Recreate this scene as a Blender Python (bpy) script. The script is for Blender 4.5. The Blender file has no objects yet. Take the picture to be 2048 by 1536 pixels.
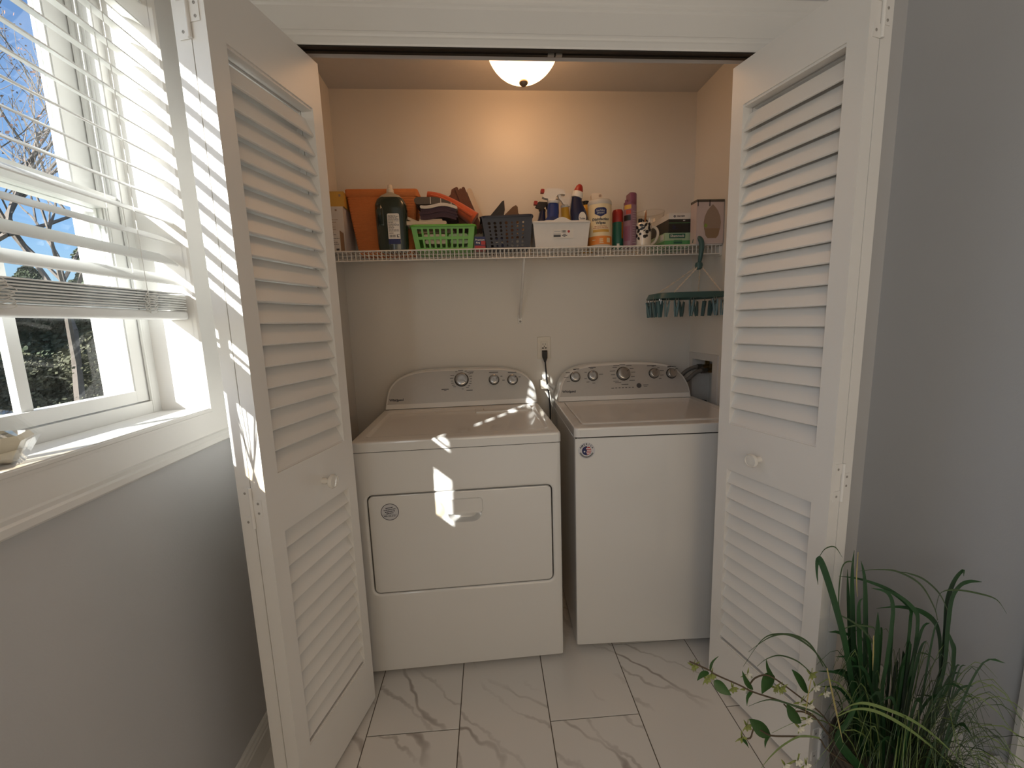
import bpy, bmesh, math, random
from mathutils import Vector, Matrix, Euler
random.seed(7)
PI = math.pi
SC = bpy.context.scene
COL = SC.collection

# ------------------------------------------------------------------ camera, world, sun, large lights, exposure
cam_d = bpy.data.cameras.new('camera')
cam = bpy.data.objects.new('camera', cam_d); COL.objects.link(cam)
Rv = Vector((0.99620653, -0.08075254, -0.0324281)); Uv = Vector((0.04371948, 0.14224449, 0.98886557)); Fv = Vector((0.07524069, 0.98653207, -0.14523535))
M = Matrix.Identity(4)
for i in range(3):
    M[i][0] = Rv[i]; M[i][1] = Uv[i]; M[i][2] = -Fv[i]
M[2][3] = 1.2971
cam.matrix_world = M
cam_d.sensor_fit = 'HORIZONTAL'; cam_d.sensor_width = 36.0
cam_d.lens = 825.66 / 2048 * 36.0
cam_d.clip_start = 0.02; cam_d.clip_end = 500
SC.camera = cam

W = bpy.data.worlds.new('world'); SC.world = W; W.use_nodes = True
nt = W.node_tree; nt.nodes.clear()
wo = nt.nodes.new('ShaderNodeOutputWorld'); bg = nt.nodes.new('ShaderNodeBackground')
sk = nt.nodes.new('ShaderNodeTexSky'); sk.sky_type = 'NISHITA'; sk.sun_disc = False
sk.sun_elevation = math.radians(27.6); sk.sun_rotation = math.radians(216.1); sk.air_density = 1.0; sk.dust_density = 2.0; sk.ozone_density = 6.0
nt.links.new(sk.outputs[0], bg.inputs[0]); nt.links.new(bg.outputs[0], wo.inputs[0])
bg.inputs['Strength'].default_value = 0.25

sun_d = bpy.data.lights.new('sun', 'SUN'); sun = bpy.data.objects.new('sun', sun_d); COL.objects.link(sun)
sun_d.energy = 14; sun_d.angle = 0.0093; sun_d.color = (1.0, 0.98, 0.95)
SUN = Vector((0.73, 1.0, -0.646))
sun.rotation_euler = SUN.to_track_quat('-Z', 'Y').to_euler(); sun.location = (-4, -5, 5)

# added warm fill lamp in front of the rear wall, which has no opening
fd = bpy.data.lights.new('rear_fill', 'AREA'); fl = bpy.data.objects.new('rear_fill', fd); COL.objects.link(fl)
fd.shape = 'RECTANGLE'; fd.size = 1.5; fd.size_y = 1.5; fd.energy = 14; fd.color = (1.0, 0.75, 0.48)
fl.location = (0.45, -2.72, 1.35); fl.rotation_euler = (PI / 2, 0, 0)

sd2 = bpy.data.lights.new('side_fill', 'AREA'); sl2 = bpy.data.objects.new('side_fill', sd2); COL.objects.link(sl2)  # added cool fill lamp at the left wall, standing in for an unbuilt window
sd2.shape = 'RECTANGLE'; sd2.size = 1.2; sd2.size_y = 1.1; sd2.energy = 13; sd2.color = (0.90, 0.96, 1.0)
sl2.location = (-0.70, -1.1, 1.55); sl2.rotation_euler = (PI / 2, 0, -PI / 2)

SC.view_settings.view_transform = 'Standard'
try: SC.view_settings.look = 'None'
except Exception: pass
SC.view_settings.gamma = 1.0; SC.view_settings.use_curve_mapping = False
SC.view_settings.exposure = 0.0

# ------------------------------------------------------------------ helpers
def mat(name, col, rough=0.5, metal=0.0, var=0.04, scale=30.0, bump=0.0, bscale=None, spec=0.5, coat=0.0, coatr=0.05, stretch=None, trans=0.0, emis=None, estr=0.0, sheen=0.0):
    m = bpy.data.materials.new(name); m.use_nodes = True
    n = m.node_tree; P = n.nodes['Principled BSDF']; L = n.links
    P.inputs['Roughness'].default_value = rough; P.inputs['Metallic'].default_value = metal
    P.inputs['Specular IOR Level'].default_value = spec
    P.inputs['Coat Weight'].default_value = coat; P.inputs['Coat Roughness'].default_value = coatr
    P.inputs['Transmission Weight'].default_value = trans
    P.inputs['Sheen Weight'].default_value = sheen
    t = n.nodes.new('ShaderNodeTexCoord'); mp = n.nodes.new('ShaderNodeMapping'); L.new(t.outputs['Object'], mp.inputs[0])
    if stretch: mp.inputs['Scale'].default_value = stretch
    nz = n.nodes.new('ShaderNodeTexNoise'); nz.inputs['Scale'].default_value = scale; nz.inputs['Detail'].default_value = 4
    L.new(mp.outputs[0], nz.inputs[0])
    mx = n.nodes.new('ShaderNodeMix'); mx.data_type = 'RGBA'
    mx.inputs[6].default_value = tuple(max(0, c * (1 - var)) for c in col) + (1,)
    mx.inputs[7].default_value = tuple(min(1, c * (1 + var)) for c in col) + (1,)
    L.new(nz.outputs[0], mx.inputs[0]); L.new(mx.outputs[2], P.inputs['Base Color'])
    if bump:
        b = n.nodes.new('ShaderNodeBump'); b.inputs['Strength'].default_value = bump; b.inputs['Distance'].default_value = 0.002
        nb = nz
        if bscale:
            nb = n.nodes.new('ShaderNodeTexNoise'); nb.inputs['Scale'].default_value = bscale; nb.inputs['Detail'].default_value = 3
            L.new(mp.outputs[0], nb.inputs[0])
        L.new(nb.outputs[0], b.inputs['Height']); L.new(b.outputs[0], P.inputs['Normal'])
    if emis:
        P.inputs['Emission Color'].default_value = (*emis, 1); P.inputs['Emission Strength'].default_value = estr
    return m

def glassmat(name, tint=(1, 1, 1), rough=0.0, base=0.06):
    m = bpy.data.materials.new(name); m.use_nodes = True; n = m.node_tree; n.nodes.clear(); L = n.links
    o = n.nodes.new('ShaderNodeOutputMaterial'); tr = n.nodes.new('ShaderNodeBsdfTransparent'); gl = n.nodes.new('ShaderNodeBsdfGlossy')
    gl.inputs['Roughness'].default_value = rough; tr.inputs['Color'].default_value = (*tint, 1)
    fr = n.nodes.new('ShaderNodeFresnel'); fr.inputs['IOR'].default_value = 1.45
    nz = n.nodes.new('ShaderNodeTexNoise'); nz.inputs['Scale'].default_value = 4
    ma = n.nodes.new('ShaderNodeMath'); ma.operation = 'MULTIPLY_ADD'; ma.inputs[1].default_value = 0.01
    ge = n.nodes.new('ShaderNodeNewGeometry'); sb = n.nodes.new('ShaderNodeMath'); sb.operation = 'SUBTRACT'; sb.inputs[0].default_value = 1.0; L.new(ge.outputs['Backfacing'], sb.inputs[1])
    mu = n.nodes.new('ShaderNodeMath'); mu.operation = 'MULTIPLY'
    L.new(nz.outputs[0], ma.inputs[0]); L.new(fr.outputs[0], ma.inputs[2]); L.new(ma.outputs[0], mu.inputs[0]); L.new(sb.outputs[0], mu.inputs[1])
    mx = n.nodes.new('ShaderNodeMixShader'); L.new(mu.outputs[0], mx.inputs[0]); L.new(tr.outputs[0], mx.inputs[1]); L.new(gl.outputs[0], mx.inputs[2])
    L.new(mx.outputs[0], o.inputs[0])
    return m

def link(name, me, parent=None):
    o = bpy.data.objects.new(name, me); COL.objects.link(o)
    if parent: o.parent = parent
    return o

MT = {}
def obj(name, bm, m, parent=None, smooth=35, loc=None, rot=None, bevel=0.0, seg=2):
    if bevel:
        bmesh.ops.bevel(bm, geom=[x for x in bm.edges if len(x.link_faces) == 2 and x.calc_face_angle(0) > 0.6], offset=bevel, segments=seg, affect='EDGES', profile=0.6, clamp_overlap=True)
    bmesh.ops.recalc_face_normals(bm, faces=bm.faces)
    me = bpy.data.meshes.new(name); bm.to_mesh(me); bm.free()
    if m: me.materials.append(m)
    if smooth:
        me.polygons.foreach_set('use_smooth', [True] * len(me.polygons)); me.set_sharp_from_angle(angle=math.radians(smooth))
    o = link(name, me, parent)
    if smooth and (bevel or m is MT.get('enamel')):
        wn = o.modifiers.new('weighted_normal', 'WEIGHTED_NORMAL'); wn.keep_sharp = True; wn.weight = 100
    if loc: o.location = loc
    if rot: o.rotation_euler = rot
    return o

def tag(o, label, cat, group=None, kind=None):
    o['label'] = label
    if cat: o['category'] = cat
    if group: o['group'] = group
    if kind: o['kind'] = kind
    return o

def thing(name, label, cat, loc=(0, 0, 0), rz=0, group=None, kind=None):
    o = bpy.data.objects.new(name, None); COL.objects.link(o); o.empty_display_size = 0.1
    o.location = loc; o.rotation_euler = (0, 0, rz)
    return tag(o, label, cat, group, kind)

def struct(name, bm, m, label=None, cat=None, parent=None, **k):
    o = obj(name, bm, m, parent, **k)
    if not parent:
        o['kind'] = 'structure'
        if label: o['label'] = label
        if cat: o['category'] = cat
    return o

def NB(): return bmesh.new()

def box(bm, x0, x1, y0, y1, z0, z1):
    v = [bm.verts.new(p) for p in ((x0, y0, z0), (x1, y0, z0), (x1, y1, z0), (x0, y1, z0), (x0, y0, z1), (x1, y0, z1), (x1, y1, z1), (x0, y1, z1))]
    for f in ((0, 3, 2, 1), (4, 5, 6, 7), (0, 1, 5, 4), (1, 2, 6, 5), (2, 3, 7, 6), (3, 0, 4, 7)): bm.faces.new([v[i] for i in f])
    return bm

def bx(*a): return box(NB(), *a)

def loops(bm, ls, cap0=True, cap1=True, closed=True):
    vs = [[bm.verts.new(p) for p in l] for l in ls]; n = len(ls[0])
    for a, b in zip(vs, vs[1:]):
        for i in range(n if closed else n - 1):
            j = (i + 1) % n
            bm.faces.new((a[i], a[j], b[j], b[i]))
    if cap0: bm.faces.new(vs[0])
    if cap1: bm.faces.new(vs[-1])
    return bm

def rr(x0, x1, y0, y1, r, n=5):
    r = max(1e-5, min(r, (x1 - x0) / 2, (y1 - y0) / 2)); out = []
    for cx, cy, a in ((x1 - r, y1 - r, 0), (x0 + r, y1 - r, 90), (x0 + r, y0 + r, 180), (x1 - r, y0 + r, 270)):
        for i in range(n + 1):
            t = math.radians(a + 90 * i / n); out.append((cx + r * math.cos(t), cy + r * math.sin(t)))
    return out
def XZ(l, y): return [(a, y, b) for a, b in l]
def XY(l, z): return [(a, b, z) for a, b in l]

def prism(bm, poly, axis, a, b):
    """polygon in the two other axes extruded from a to b along axis"""
    def P(p, t):
        return {'x': (t, p[0], p[1]), 'y': (p[0], t, p[1]), 'z': (p[0], p[1], t)}[axis]
    return loops(bm, [[P(p, a) for p in poly], [P(p, b) for p in poly]])

def lathe(bm, prof, n=24, center=(0, 0, 0), mtx=None, cap0=True, cap1=True, sx=1, sy=1):
    ls = []
    for r, z in prof:
        l = []
        for i in range(n):
            t = 2 * PI * i / n; p = Vector((max(r, 1e-5) * math.cos(t) * sx, max(r, 1e-5) * math.sin(t) * sy, z))
            if mtx: p = mtx @ p
            l.append(p + Vector(center))
        ls.append(l)
    return loops(bm, ls, cap0, cap1)

def tube(bm, pts, r, n=6, cap=True):
    pts = [Vector(p) for p in pts]; ls = []; up = None
    for i, p in enumerate(pts):
        d = (pts[min(i + 1, len(pts) - 1)] - pts[max(i - 1, 0)]).normalized()
        if up is None:
            up = Vector((0, 0, 1)) if abs(d.z) < 0.9 else Vector((1, 0, 0))
        s = d.cross(up).normalized(); up = s.cross(d).normalized()
        ri = r[i] if isinstance(r, (list, tuple)) else r
        ls.append([p + (s * math.cos(2 * PI * k / n) + up * math.sin(2 * PI * k / n)) * ri for k in range(n)])
    return loops(bm, ls, cap, cap)

def smooth_path(pts, k=6):
    pts = [Vector(p) for p in pts]; out = []
    for i in range(len(pts) - 1):
        p0 = pts[max(i - 1, 0)]; p1 = pts[i]; p2 = pts[i + 1]; p3 = pts[min(i + 2, len(pts) - 1)]
        for j in range(k):
            t = j / k
            out.append(0.5 * ((2 * p1) + (p2 - p0) * t + (2 * p0 - 5 * p1 + 4 * p2 - p3) * t * t + (3 * p1 - p0 - 3 * p2 + p3) * t ** 3))
    out.append(pts[-1]); return out

def ribbon(bm, pts, w, fold=0.25, k=5, taper=1.0, side=None, base=0.6):
    P = smooth_path(pts, k); n = len(P); rows = []
    for i, p in enumerate(P):
        d = (P[min(i + 1, n - 1)] - P[max(i - 1, 0)]).normalized()
        s = side.copy() if side else d.cross(Vector((0.2, -1, 0.1)))
        s = (s - d * s.dot(d))
        s = s.normalized() if s.length > 1e-4 else Vector((1, 0, 0))
        nn = d.cross(s).normalized()
        t = i / (n - 1)
        ww = w / 2 * (base + (1 - base) * min(1, t * 3)) * (1 if t < 0.55 else max(0.04, 1 - ((t - 0.55) / 0.45) ** 1.5 * taper))
        rows.append([p - s * ww, p + nn * ww * fold, p + s * ww, p + nn * (ww * fold - 0.0008)])
    vs = [[bm.verts.new(q) for q in r_] for r_ in rows]
    for a, b in zip(vs, vs[1:]):
        for i in range(4):
            j = (i + 1) % 4; bm.faces.new((a[i], a[j], b[j], b[i]))
    bm.faces.new(vs[0]); bm.faces.new(vs[-1])
    return bm

def leafshape(bm, pts, w, k=4):
    P = smooth_path(pts, k); n = len(P); rows = []
    for i, p in enumerate(P):
        d = (P[min(i + 1, n - 1)] - P[max(i - 1, 0)]).normalized(); s = d.cross(Vector((0.25, -1, 0.35))).normalized(); nn = d.cross(s).normalized()
        t = i / (n - 1); ww = max(w * 0.02, w * 0.56 * math.sin(PI * min(1, t * 0.96 + 0.04) ** 0.85) ** 1.1 * (1 - 0.2 * t))
        rows.append([p - s * ww + nn * ww * 0.25, p, p + s * ww + nn * ww * 0.25, p - nn * 0.0008])
    vs = [[bm.verts.new(q) for q in r_] for r_ in rows]
    for a, b in zip(vs, vs[1:]):
        for i in range(4):
            j = (i + 1) % 4; bm.faces.new((a[i], a[j], b[j], b[i]))
    bm.faces.new(vs[0]); bm.faces.new(vs[-1])
    return bm

def text_bm(s, size, depth=0.0004, align='CENTER', bold=0.0):
    c = bpy.data.curves.new('lettering_curve', 'FONT'); c.body = s; c.size = size; c.extrude = depth / 2; c.align_x = align; c.align_y = 'CENTER'; c.resolution_u = 2; c.offset = bold
    o = bpy.data.objects.new('lettering_curve', c); me = bpy.data.meshes.new_from_object(o)
    bm = NB(); bm.from_mesh(me); bpy.data.objects.remove(o); bpy.data.curves.remove(c); bpy.data.meshes.remove(me)
    return bm

FRONT = Matrix(((1, 0, 0), (0, 0, -1), (0, 1, 0)))    # text xy plane -> xz plane, facing -y
def text(name, s, size, m, parent, pos, basis=FRONT, align='CENTER', cyl=None, bold=0.0, xs=1.0, name2=None):
    bm = text_bm(s, size, align=align, bold=bold)
    for v in bm.verts:
        c = v.co.copy(); c.x *= xs
        if cyl:
            a = c.x / cyl; v.co = Vector((math.sin(a) * (cyl + c.z), -math.cos(a) * (cyl + c.z), c.y)) + Vector(pos)
        else: v.co = basis.to_3x3() @ c + Vector(pos)
    return obj(name, bm, m, parent, smooth=0)

def join(bms):
    out = NB()
    for b in bms:
        me = bpy.data.meshes.new('t'); b.to_mesh(me); b.free(); out.from_mesh(me); bpy.data.meshes.remove(me)
    return out

def copy_part(o, parent=None, loc=None):
    c = o.copy(); COL.objects.link(c)
    if parent: c.parent = parent
    if loc is not None: c.location = loc
    return c

# ------------------------------------------------------------------ materials
MT['white'] = mat('white_paint', (0.83, 0.81, 0.775), 0.38, var=0.03, scale=6, bump=0.08, bscale=160)
MT['trim'] = mat('trim_paint', (0.80, 0.785, 0.755), 0.35, var=0.02, scale=5, bump=0.05, bscale=120)
MT['vinyl'] = mat('window_vinyl', (0.80, 0.80, 0.78), 0.4, var=0.02)
MT['wall'] = mat('grey_wall_paint', (0.58, 0.58, 0.585), 0.55, var=0.03, scale=3, bump=0.12, bscale=220)
MT['closet'] = mat('closet_wall_paint', (0.74, 0.705, 0.645), 0.38, var=0.04, scale=3, bump=0.1, bscale=200)
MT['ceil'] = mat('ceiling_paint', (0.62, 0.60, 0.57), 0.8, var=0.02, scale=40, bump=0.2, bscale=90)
MT['enamel'] = mat('white_enamel', (0.76, 0.745, 0.715), 0.30, var=0.01, scale=8, coat=0.9, coatr=0.035)
MT['silver'] = mat('console_silver', (0.50, 0.485, 0.46), 0.34, metal=0.25, var=0.03, scale=60)
MT['knob'] = mat('knob_silver', (0.42, 0.41, 0.40), 0.22, metal=0.8, var=0.05)
MT['darkrim'] = mat('dark_chrome', (0.05, 0.05, 0.05), 0.25, metal=0.6)
MT['black'] = mat('black_plastic', (0.012, 0.012, 0.014), 0.4)
MT['print'] = mat('grey_print', (0.07, 0.07, 0.075), 0.5)
MT['gap'] = mat('dark_gap', (0.02, 0.018, 0.016), 0.7)
MT['bronze'] = mat('bronze_track', (0.035, 0.028, 0.022), 0.4, metal=0.5)
MT['steel'] = mat('steel', (0.45, 0.44, 0.42), 0.3, metal=1.0)
MT['wire'] = mat('white_wire_coating', (0.78, 0.76, 0.72), 0.35)
MT['slat'] = mat('blind_slat', (0.82, 0.82, 0.80), 0.4, var=0.02, bump=0.05, stretch=(1, 0.05, 1))
MT['cord'] = mat('blind_cord', (0.8, 0.79, 0.76), 0.7)
MT['glass'] = glassmat('window_glass', (0.97, 0.985, 0.975))
def tilemat():
    m = bpy.data.materials.new('marble_tile'); m.use_nodes = True; n = m.node_tree; P = n.nodes['Principled BSDF']; L = n.links
    t = n.nodes.new('ShaderNodeTexCoord'); oi = n.nodes.new('ShaderNodeObjectInfo')
    cb = n.nodes.new('ShaderNodeCombineXYZ'); ml = n.nodes.new('ShaderNodeMath'); ml.operation = 'MULTIPLY'; ml.inputs[1].default_value = 37.0
    L.new(oi.outputs['Random'], ml.inputs[0]); L.new(ml.outputs[0], cb.inputs[0]); L.new(ml.outputs[0], cb.inputs[2])
    def streak(scale, dist, dscale, lo, rot):
        m2 = n.nodes.new('ShaderNodeMapping'); m2.inputs['Rotation'].default_value = (0, 0, math.radians(rot)); L.new(t.outputs['Object'], m2.inputs[0])
        a2 = n.nodes.new('ShaderNodeVectorMath'); a2.operation = 'ADD'; L.new(m2.outputs[0], a2.inputs[0]); L.new(cb.outputs[0], a2.inputs[1])
        wv = n.nodes.new('ShaderNodeTexWave'); wv.wave_type = 'BANDS'; wv.bands_direction = 'Y'; wv.inputs['Scale'].default_value = scale; wv.inputs['Distortion'].default_value = dist; wv.inputs['Detail'].default_value = 4; wv.inputs['Detail Scale'].default_value = dscale; wv.inputs['Detail Roughness'].default_value = 0.6
        L.new(a2.outputs[0], wv.inputs[0])
        mr = n.nodes.new('ShaderNodeMapRange'); mr.inputs[1].default_value = lo; mr.inputs[2].default_value = 1.0; L.new(wv.outputs[1], mr.inputs[0])
        pz = n.nodes.new('ShaderNodeTexNoise'); pz.inputs['Scale'].default_value = 3.2; pz.inputs['Detail'].default_value = 2; L.new(a2.outputs[0], pz.inputs[0])
        pr = n.nodes.new('ShaderNodeMapRange'); pr.inputs[1].default_value = 0.47; pr.inputs[2].default_value = 0.66; L.new(pz.outputs[0], pr.inputs[0])
        mm = n.nodes.new('ShaderNodeMath'); mm.operation = 'MULTIPLY'; L.new(mr.outputs[0], mm.inputs[0]); L.new(pr.outputs[0], mm.inputs[1]); return mm
    s1 = streak(1.3, 5.0, 1.6, 0.984, 48); s2 = streak(2.6, 4.0, 2.2, 0.962, 40)
    mxm = n.nodes.new('ShaderNodeMath'); mxm.operation = 'MAXIMUM'; L.new(s1.outputs[0], mxm.inputs[0])
    hf_ = n.nodes.new('ShaderNodeMath'); hf_.operation = 'MULTIPLY'; hf_.inputs[1].default_value = 0.6; L.new(s2.outputs[0], hf_.inputs[0]); L.new(hf_.outputs[0], mxm.inputs[1])
    cl = n.nodes.new('ShaderNodeMix'); cl.data_type = 'RGBA'; cl.inputs[6].default_value = (0.77, 0.735, 0.69, 1); cl.inputs[7].default_value = (0.40, 0.355, 0.32, 1)
    L.new(mxm.outputs[0], cl.inputs[0]); L.new(cl.outputs[2], P.inputs['Base Color'])
    P.inputs['Roughness'].default_value = 0.25
    return m
MT['tile'] = tilemat()
MT['grout'] = mat('grout', (0.13, 0.105, 0.08), 0.9, scale=200, var=0.2)
# ------------------------------------------------------------------ room shell
XW, XRW, YW, YF = -0.727, 1.32, 1.281, 1.2613
XL, XR, YB, ZC, ZR = -0.634, 1.114, 2.116, 2.383, 2.46
ZH = 2.053
struct('floor', bx(-1.0, 1.6, -2.8, 2.3, -0.06, -0.0025), MT['grout'], 'grey grout bed of the marble tiled floor', smooth=0)
FLOOR = bpy.data.objects['floor']
TW, TL, TP = 0.2978, 0.600, math.radians(-1.3027)
tme = bx(-TW / 2 + 0.0016, TW / 2 - 0.0016, -TL / 2 + 0.0016, TL / 2 - 0.0016, -0.0024, 0)
bmesh.ops.bevel(tme, geom=[x for x in tme.edges if all(v.co.z > -0.001 for v in x.verts)], offset=0.0006, segments=1, affect='EDGES')
tmesh = bpy.data.meshes.new('tile'); tme.to_mesh(tmesh); tme.free(); tmesh.materials.append(MT['tile'])
for k in range(-1, 7):
    for j in range(-6, 3):
        a = -0.4157 + (k - 0.5) * TW + TW
        b = 1.1753 + (j + 0.5) * TL + (TL / 2 if k % 2 else 0)
        x = a * math.cos(TP) - (b - 1.2) * math.sin(TP); y = 1.2 + a * math.sin(TP) + (b - 1.2) * math.cos(TP)
        if x < XW - 0.12 or x > XRW + 0.12 or y > YB + 0.2 or y < -2.7: continue
        o = link('tile', tmesh, FLOOR); o.location = (x, y, 0); o.rotation_euler = (0, 0, TP)
WY0, WY1, WZ0, WZ1 = 0.29, 1.128, 1.102, 2.20
bm = NB()
box(bm, -0.93, XW, -2.8, 1.45, 0, WZ0 - 0.017); box(bm, -0.93, XW, -2.8, 1.45, WZ1, ZR)
box(bm, -0.93, XW, -2.8, WY0 - 0.012, WZ0 - 0.017, WZ1); box(bm, -0.93, XW, WY1 + 0.012, 1.45, WZ0 - 0.017, WZ1)
struct('wall_left', bm, MT['wall'], 'grey painted wall under and around the window', smooth=0)
struct('wall_right', bx(XRW, XRW + 0.1, -2.8, YW + 0.04, 0, ZR), MT['wall'], 'plain grey painted wall beside the plant', smooth=0)
bm = NB()
box(bm, XW, -0.515, YW, YW + 0.0384, 0, ZR); box(bm, 0.865, XRW, YW, YW + 0.0384, 0, ZR); box(bm, -0.515, 0.865, YW, YW + 0.0384, ZH, ZR)
struct('wall_front', bm, MT['wall'], 'grey wall framing the laundry closet opening', smooth=0)
bm = NB()
box(bm, -0.93, 0.0, -2.9, -2.8, 0, ZR); box(bm, 0.9, 1.42, -2.9, -2.8, 0, ZR); box(bm, 0.0, 0.9, -2.9, -2.8, 0, 0.9); box(bm, 0.0, 0.9, -2.9, -2.8, 2.1, ZR)
struct('wall_rear', bx(-0.93, 1.42, -2.9, -2.8, 0, ZR), MT['wall'], 'grey wall behind the photographer', smooth=0); bm.free()
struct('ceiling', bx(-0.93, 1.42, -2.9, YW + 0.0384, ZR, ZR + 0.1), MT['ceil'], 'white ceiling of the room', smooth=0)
struct('wall_closet_left', bx(XL - 0.08, XL, YW + 0.0384, YB + 0.08, 0, ZR), MT['closet'], 'left side wall inside the laundry closet', smooth=0)
# right closet wall with the recess of the washer valve box
by0, by1, bz0, bz1 = 1.885, 2.073, 0.745, 1.086
bm = NB(); x0, x1 = XR, XR + 0.12; ya, yb = YW + 0.0384, YB + 0.08
box(bm, x0, x1, ya, yb, 0, bz0); box(bm, x0, x1, ya, yb, bz1, ZR); box(bm, x0, x1, ya, by0, bz0, bz1); box(bm, x0, x1, by1, yb, bz0, bz1)
struct('wall_closet_right', bm, MT['closet'], 'right side wall inside the laundry closet', smooth=0)
struct('wall_back', bx(XL, XR, YB, YB + 0.08, 0, ZR), MT['closet'], 'back wall of the laundry closet', smooth=0)
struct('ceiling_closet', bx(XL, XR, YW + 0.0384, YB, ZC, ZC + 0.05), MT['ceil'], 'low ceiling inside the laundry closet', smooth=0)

# head casing and legs around the opening
d = YW - YF
def prof(front):   # (y, z offset) pairs of the moulded casing, front = y of the proudest face
    return [(0.0, 0.004), (0.0015, 0.019), (0.005, 0.021), (0.0065, 0.026), (0.004, 0.031), (0.0045, 0.037), (0.0085, 0.041), (0.0095, 0.050), (0.0095, 0.098), (0.006, 0.103), (0.006, 0.109), (0.002, 0.113), (0.0, 0.118), (0.0, 0.135), (0.003, 0.138)]
pp = [(YF + a, ZH + b) for a, b in prof(0)]
poly = [(YW, ZH)] + [(YF + 0.002, ZH)] + pp + [(YW, ZH + 0.138)]
struct('trim_1', prism(NB(), poly, 'x', -0.725, 1.235), MT['trim'], 'moulded white head casing over the closet opening', smooth=25)
for nm, x0, sg, lb in (('trim_2', -0.515, -1, 'white side casing behind the louvred door by the window'), ('trim_3', 0.865, 1, 'white side casing behind the louvred door by the plant')):
    poly = [(x0, YW), (x0, YF + 0.003)] + [(x0 + sg * b, YF + a) for a, b in prof(0) if b < 0.1] + [(x0 + sg * 0.1, YW)]
    struct(nm, prism(NB(), poly, 'z', 0, ZH), MT['trim'], lb, smooth=25)
# bifold track under the head
t = thing('door_track', 'dark bronze bifold track under the head casing', 'track', (0.175, 1.281, ZH))
bm = NB(); box(bm, -0.68, 0.68, -0.0165, -0.006, -0.004, 0); box(bm, -0.68, 0.68, 0.004, 0.0135, -0.004, 0); box(bm, -0.68, 0.68, -0.006, 0.004, -0.0015, 0)
obj('channel', bm, MT['bronze'], t, smooth=0)
for xx in (0.064, 0.087):
    g_ = obj('guide_clip', bx(xx - 0.009, xx + 0.009, -0.005, 0.004, -0.009, -0.0016), MT['steel'], t, bevel=0.001)

# baseboards
BP = [(0, 0), (0.015, 0), (0.015, 0.068), (0.012, 0.072), (0.012, 0.080), (0.008, 0.086), (0.007, 0.094), (0.003, 0.10), (0, 0.10)]
struct('baseboard_left', prism(NB(), [(XW + a, b) for a, b in BP], 'y', -2.8, YW), MT['trim'], 'white moulded baseboard under the window wall', smooth=25)
struct('baseboard_right', prism(NB(), [(XRW - a, b) for a, b in BP], 'y', 0.832, YW), MT['trim'], 'white moulded baseboard behind the plant', smooth=25)
t = thing('trim_4', 'white door casing on plinth at the right edge of the picture', 'casing', (XRW, 0.76, 0), kind='structure')
obj('casing_leg', prism(NB(), [(0, 0.04), (-0.018, 0.042), (-0.02, 0.03), (-0.016, 0.02), (-0.012, -0.03), (-0.009, -0.04), (0, -0.042)], 'z', 0.13, 2.05), MT['trim'], t, smooth=25)
obj('plinth', bx(-0.028, 0, -0.05, 0.07, 0, 0.13), MT['trim'], t, bevel=0.002)

# ------------------------------------------------------------------ window
w = thing('window_1', 'white double hung window with muntins in the left wall', 'window', (XW, 0.714, WZ0), kind='structure')
def wobj(name, bm, m, parent=None, **k):
    bmesh.ops.translate(bm, verts=bm.verts, vec=(-XW, -0.714, -WZ0)); return obj(name, bm, m, parent or w, **k)
cp = [(0, 0.0), (0, 0.010), (0.003, 0.0145), (0.009, 0.0145), (0.012, 0.011), (0.018, 0.011), (0.062, 0.015), (0.066, 0.015), (0.069, 0.0195), (0.077, 0.018), (0.081, 0.0215), (0.093, 0.0215), (0.0975, 0.017), (0.0975, 0.0)]
ls = [[(XW + p, WY0 - q, WZ0 - q), (XW + p, WY1 + q, WZ0 - q), (XW + p, WY1 + q, WZ1 + q), (XW + p, WY0 - q, WZ1 + q)] for q, p in cp]
wobj('casing', loops(NB(), ls, False, False), MT['trim'], smooth=20)
wobj('sill', bx(-0.8325, XW + 0.0125, WY0 + 0.0002, WY1 - 0.0002, WZ0 - 0.0165, WZ0 + 0.0003), MT['trim'], bevel=0.0008)
wobj('jamb', bx(-0.832, XW + 0.0005, WY1, WY1 + 0.012, WZ0 - 0.016, WZ1), MT['trim'], smooth=0)
wobj('jamb', bx(-0.832, XW + 0.0005, WY0 - 0.012, WY0, WZ0 - 0.016, WZ1), MT['trim'], smooth=0)
wobj('jamb', bx(-0.832, XW + 0.0005, WY0, WY1, WZ1, WZ1 + 0.012), MT['trim'], smooth=0)
bm = NB()
for s in (0, 1):
    def yb(a, b): return (WY1 - b, WY1 - a) if s == 0 else (WY0 + a, WY0 + b)
    box(bm, -0.93, -0.832, *yb(0.0, 0.021), WZ0, WZ1)
    box(bm, -0.838, -0.8323, *yb(0.0205, 0.026), WZ0 + 0.001, WZ1)
    box(bm, -0.878, -0.872, *yb(0.021, 0.030), WZ0, WZ1)
    if s == 0: box(bm, -0.9295, -0.912, *yb(0.0205, 0.036), WZ0 + 0.001, WZ1)
    box(bm, -0.855, -0.852, *yb(0.021, 0.0235), 1.63, WZ1); box(bm, -0.863, -0.860, *yb(0.021, 0.0235), 1.63, WZ1)
box(bm, -0.9298, -0.8335, WY0 + 0.020, WY1 - 0.020, WZ0 - 0.015, WZ0 + 0.030); box(bm, -0.9298, -0.8335, WY0 + 0.020, WY1 - 0.020, WZ1 - 0.03, WZ1 - 0.0005)
wobj('frame', bm, MT['vinyl'], smooth=0)
bm = NB(); box(bm, -0.97, -0.931, WY1 + 0.004, WY1 + 0.09, WZ0 - 0.06, WZ1 + 0.06); box(bm, -0.97, -0.93, WY0 - 0.14, WY0 - 0.035, WZ0 - 0.06, WZ1 + 0.06); box(bm, -0.97, -0.93, WY0, WY1, WZ1, WZ1 + 0.06)
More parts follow.
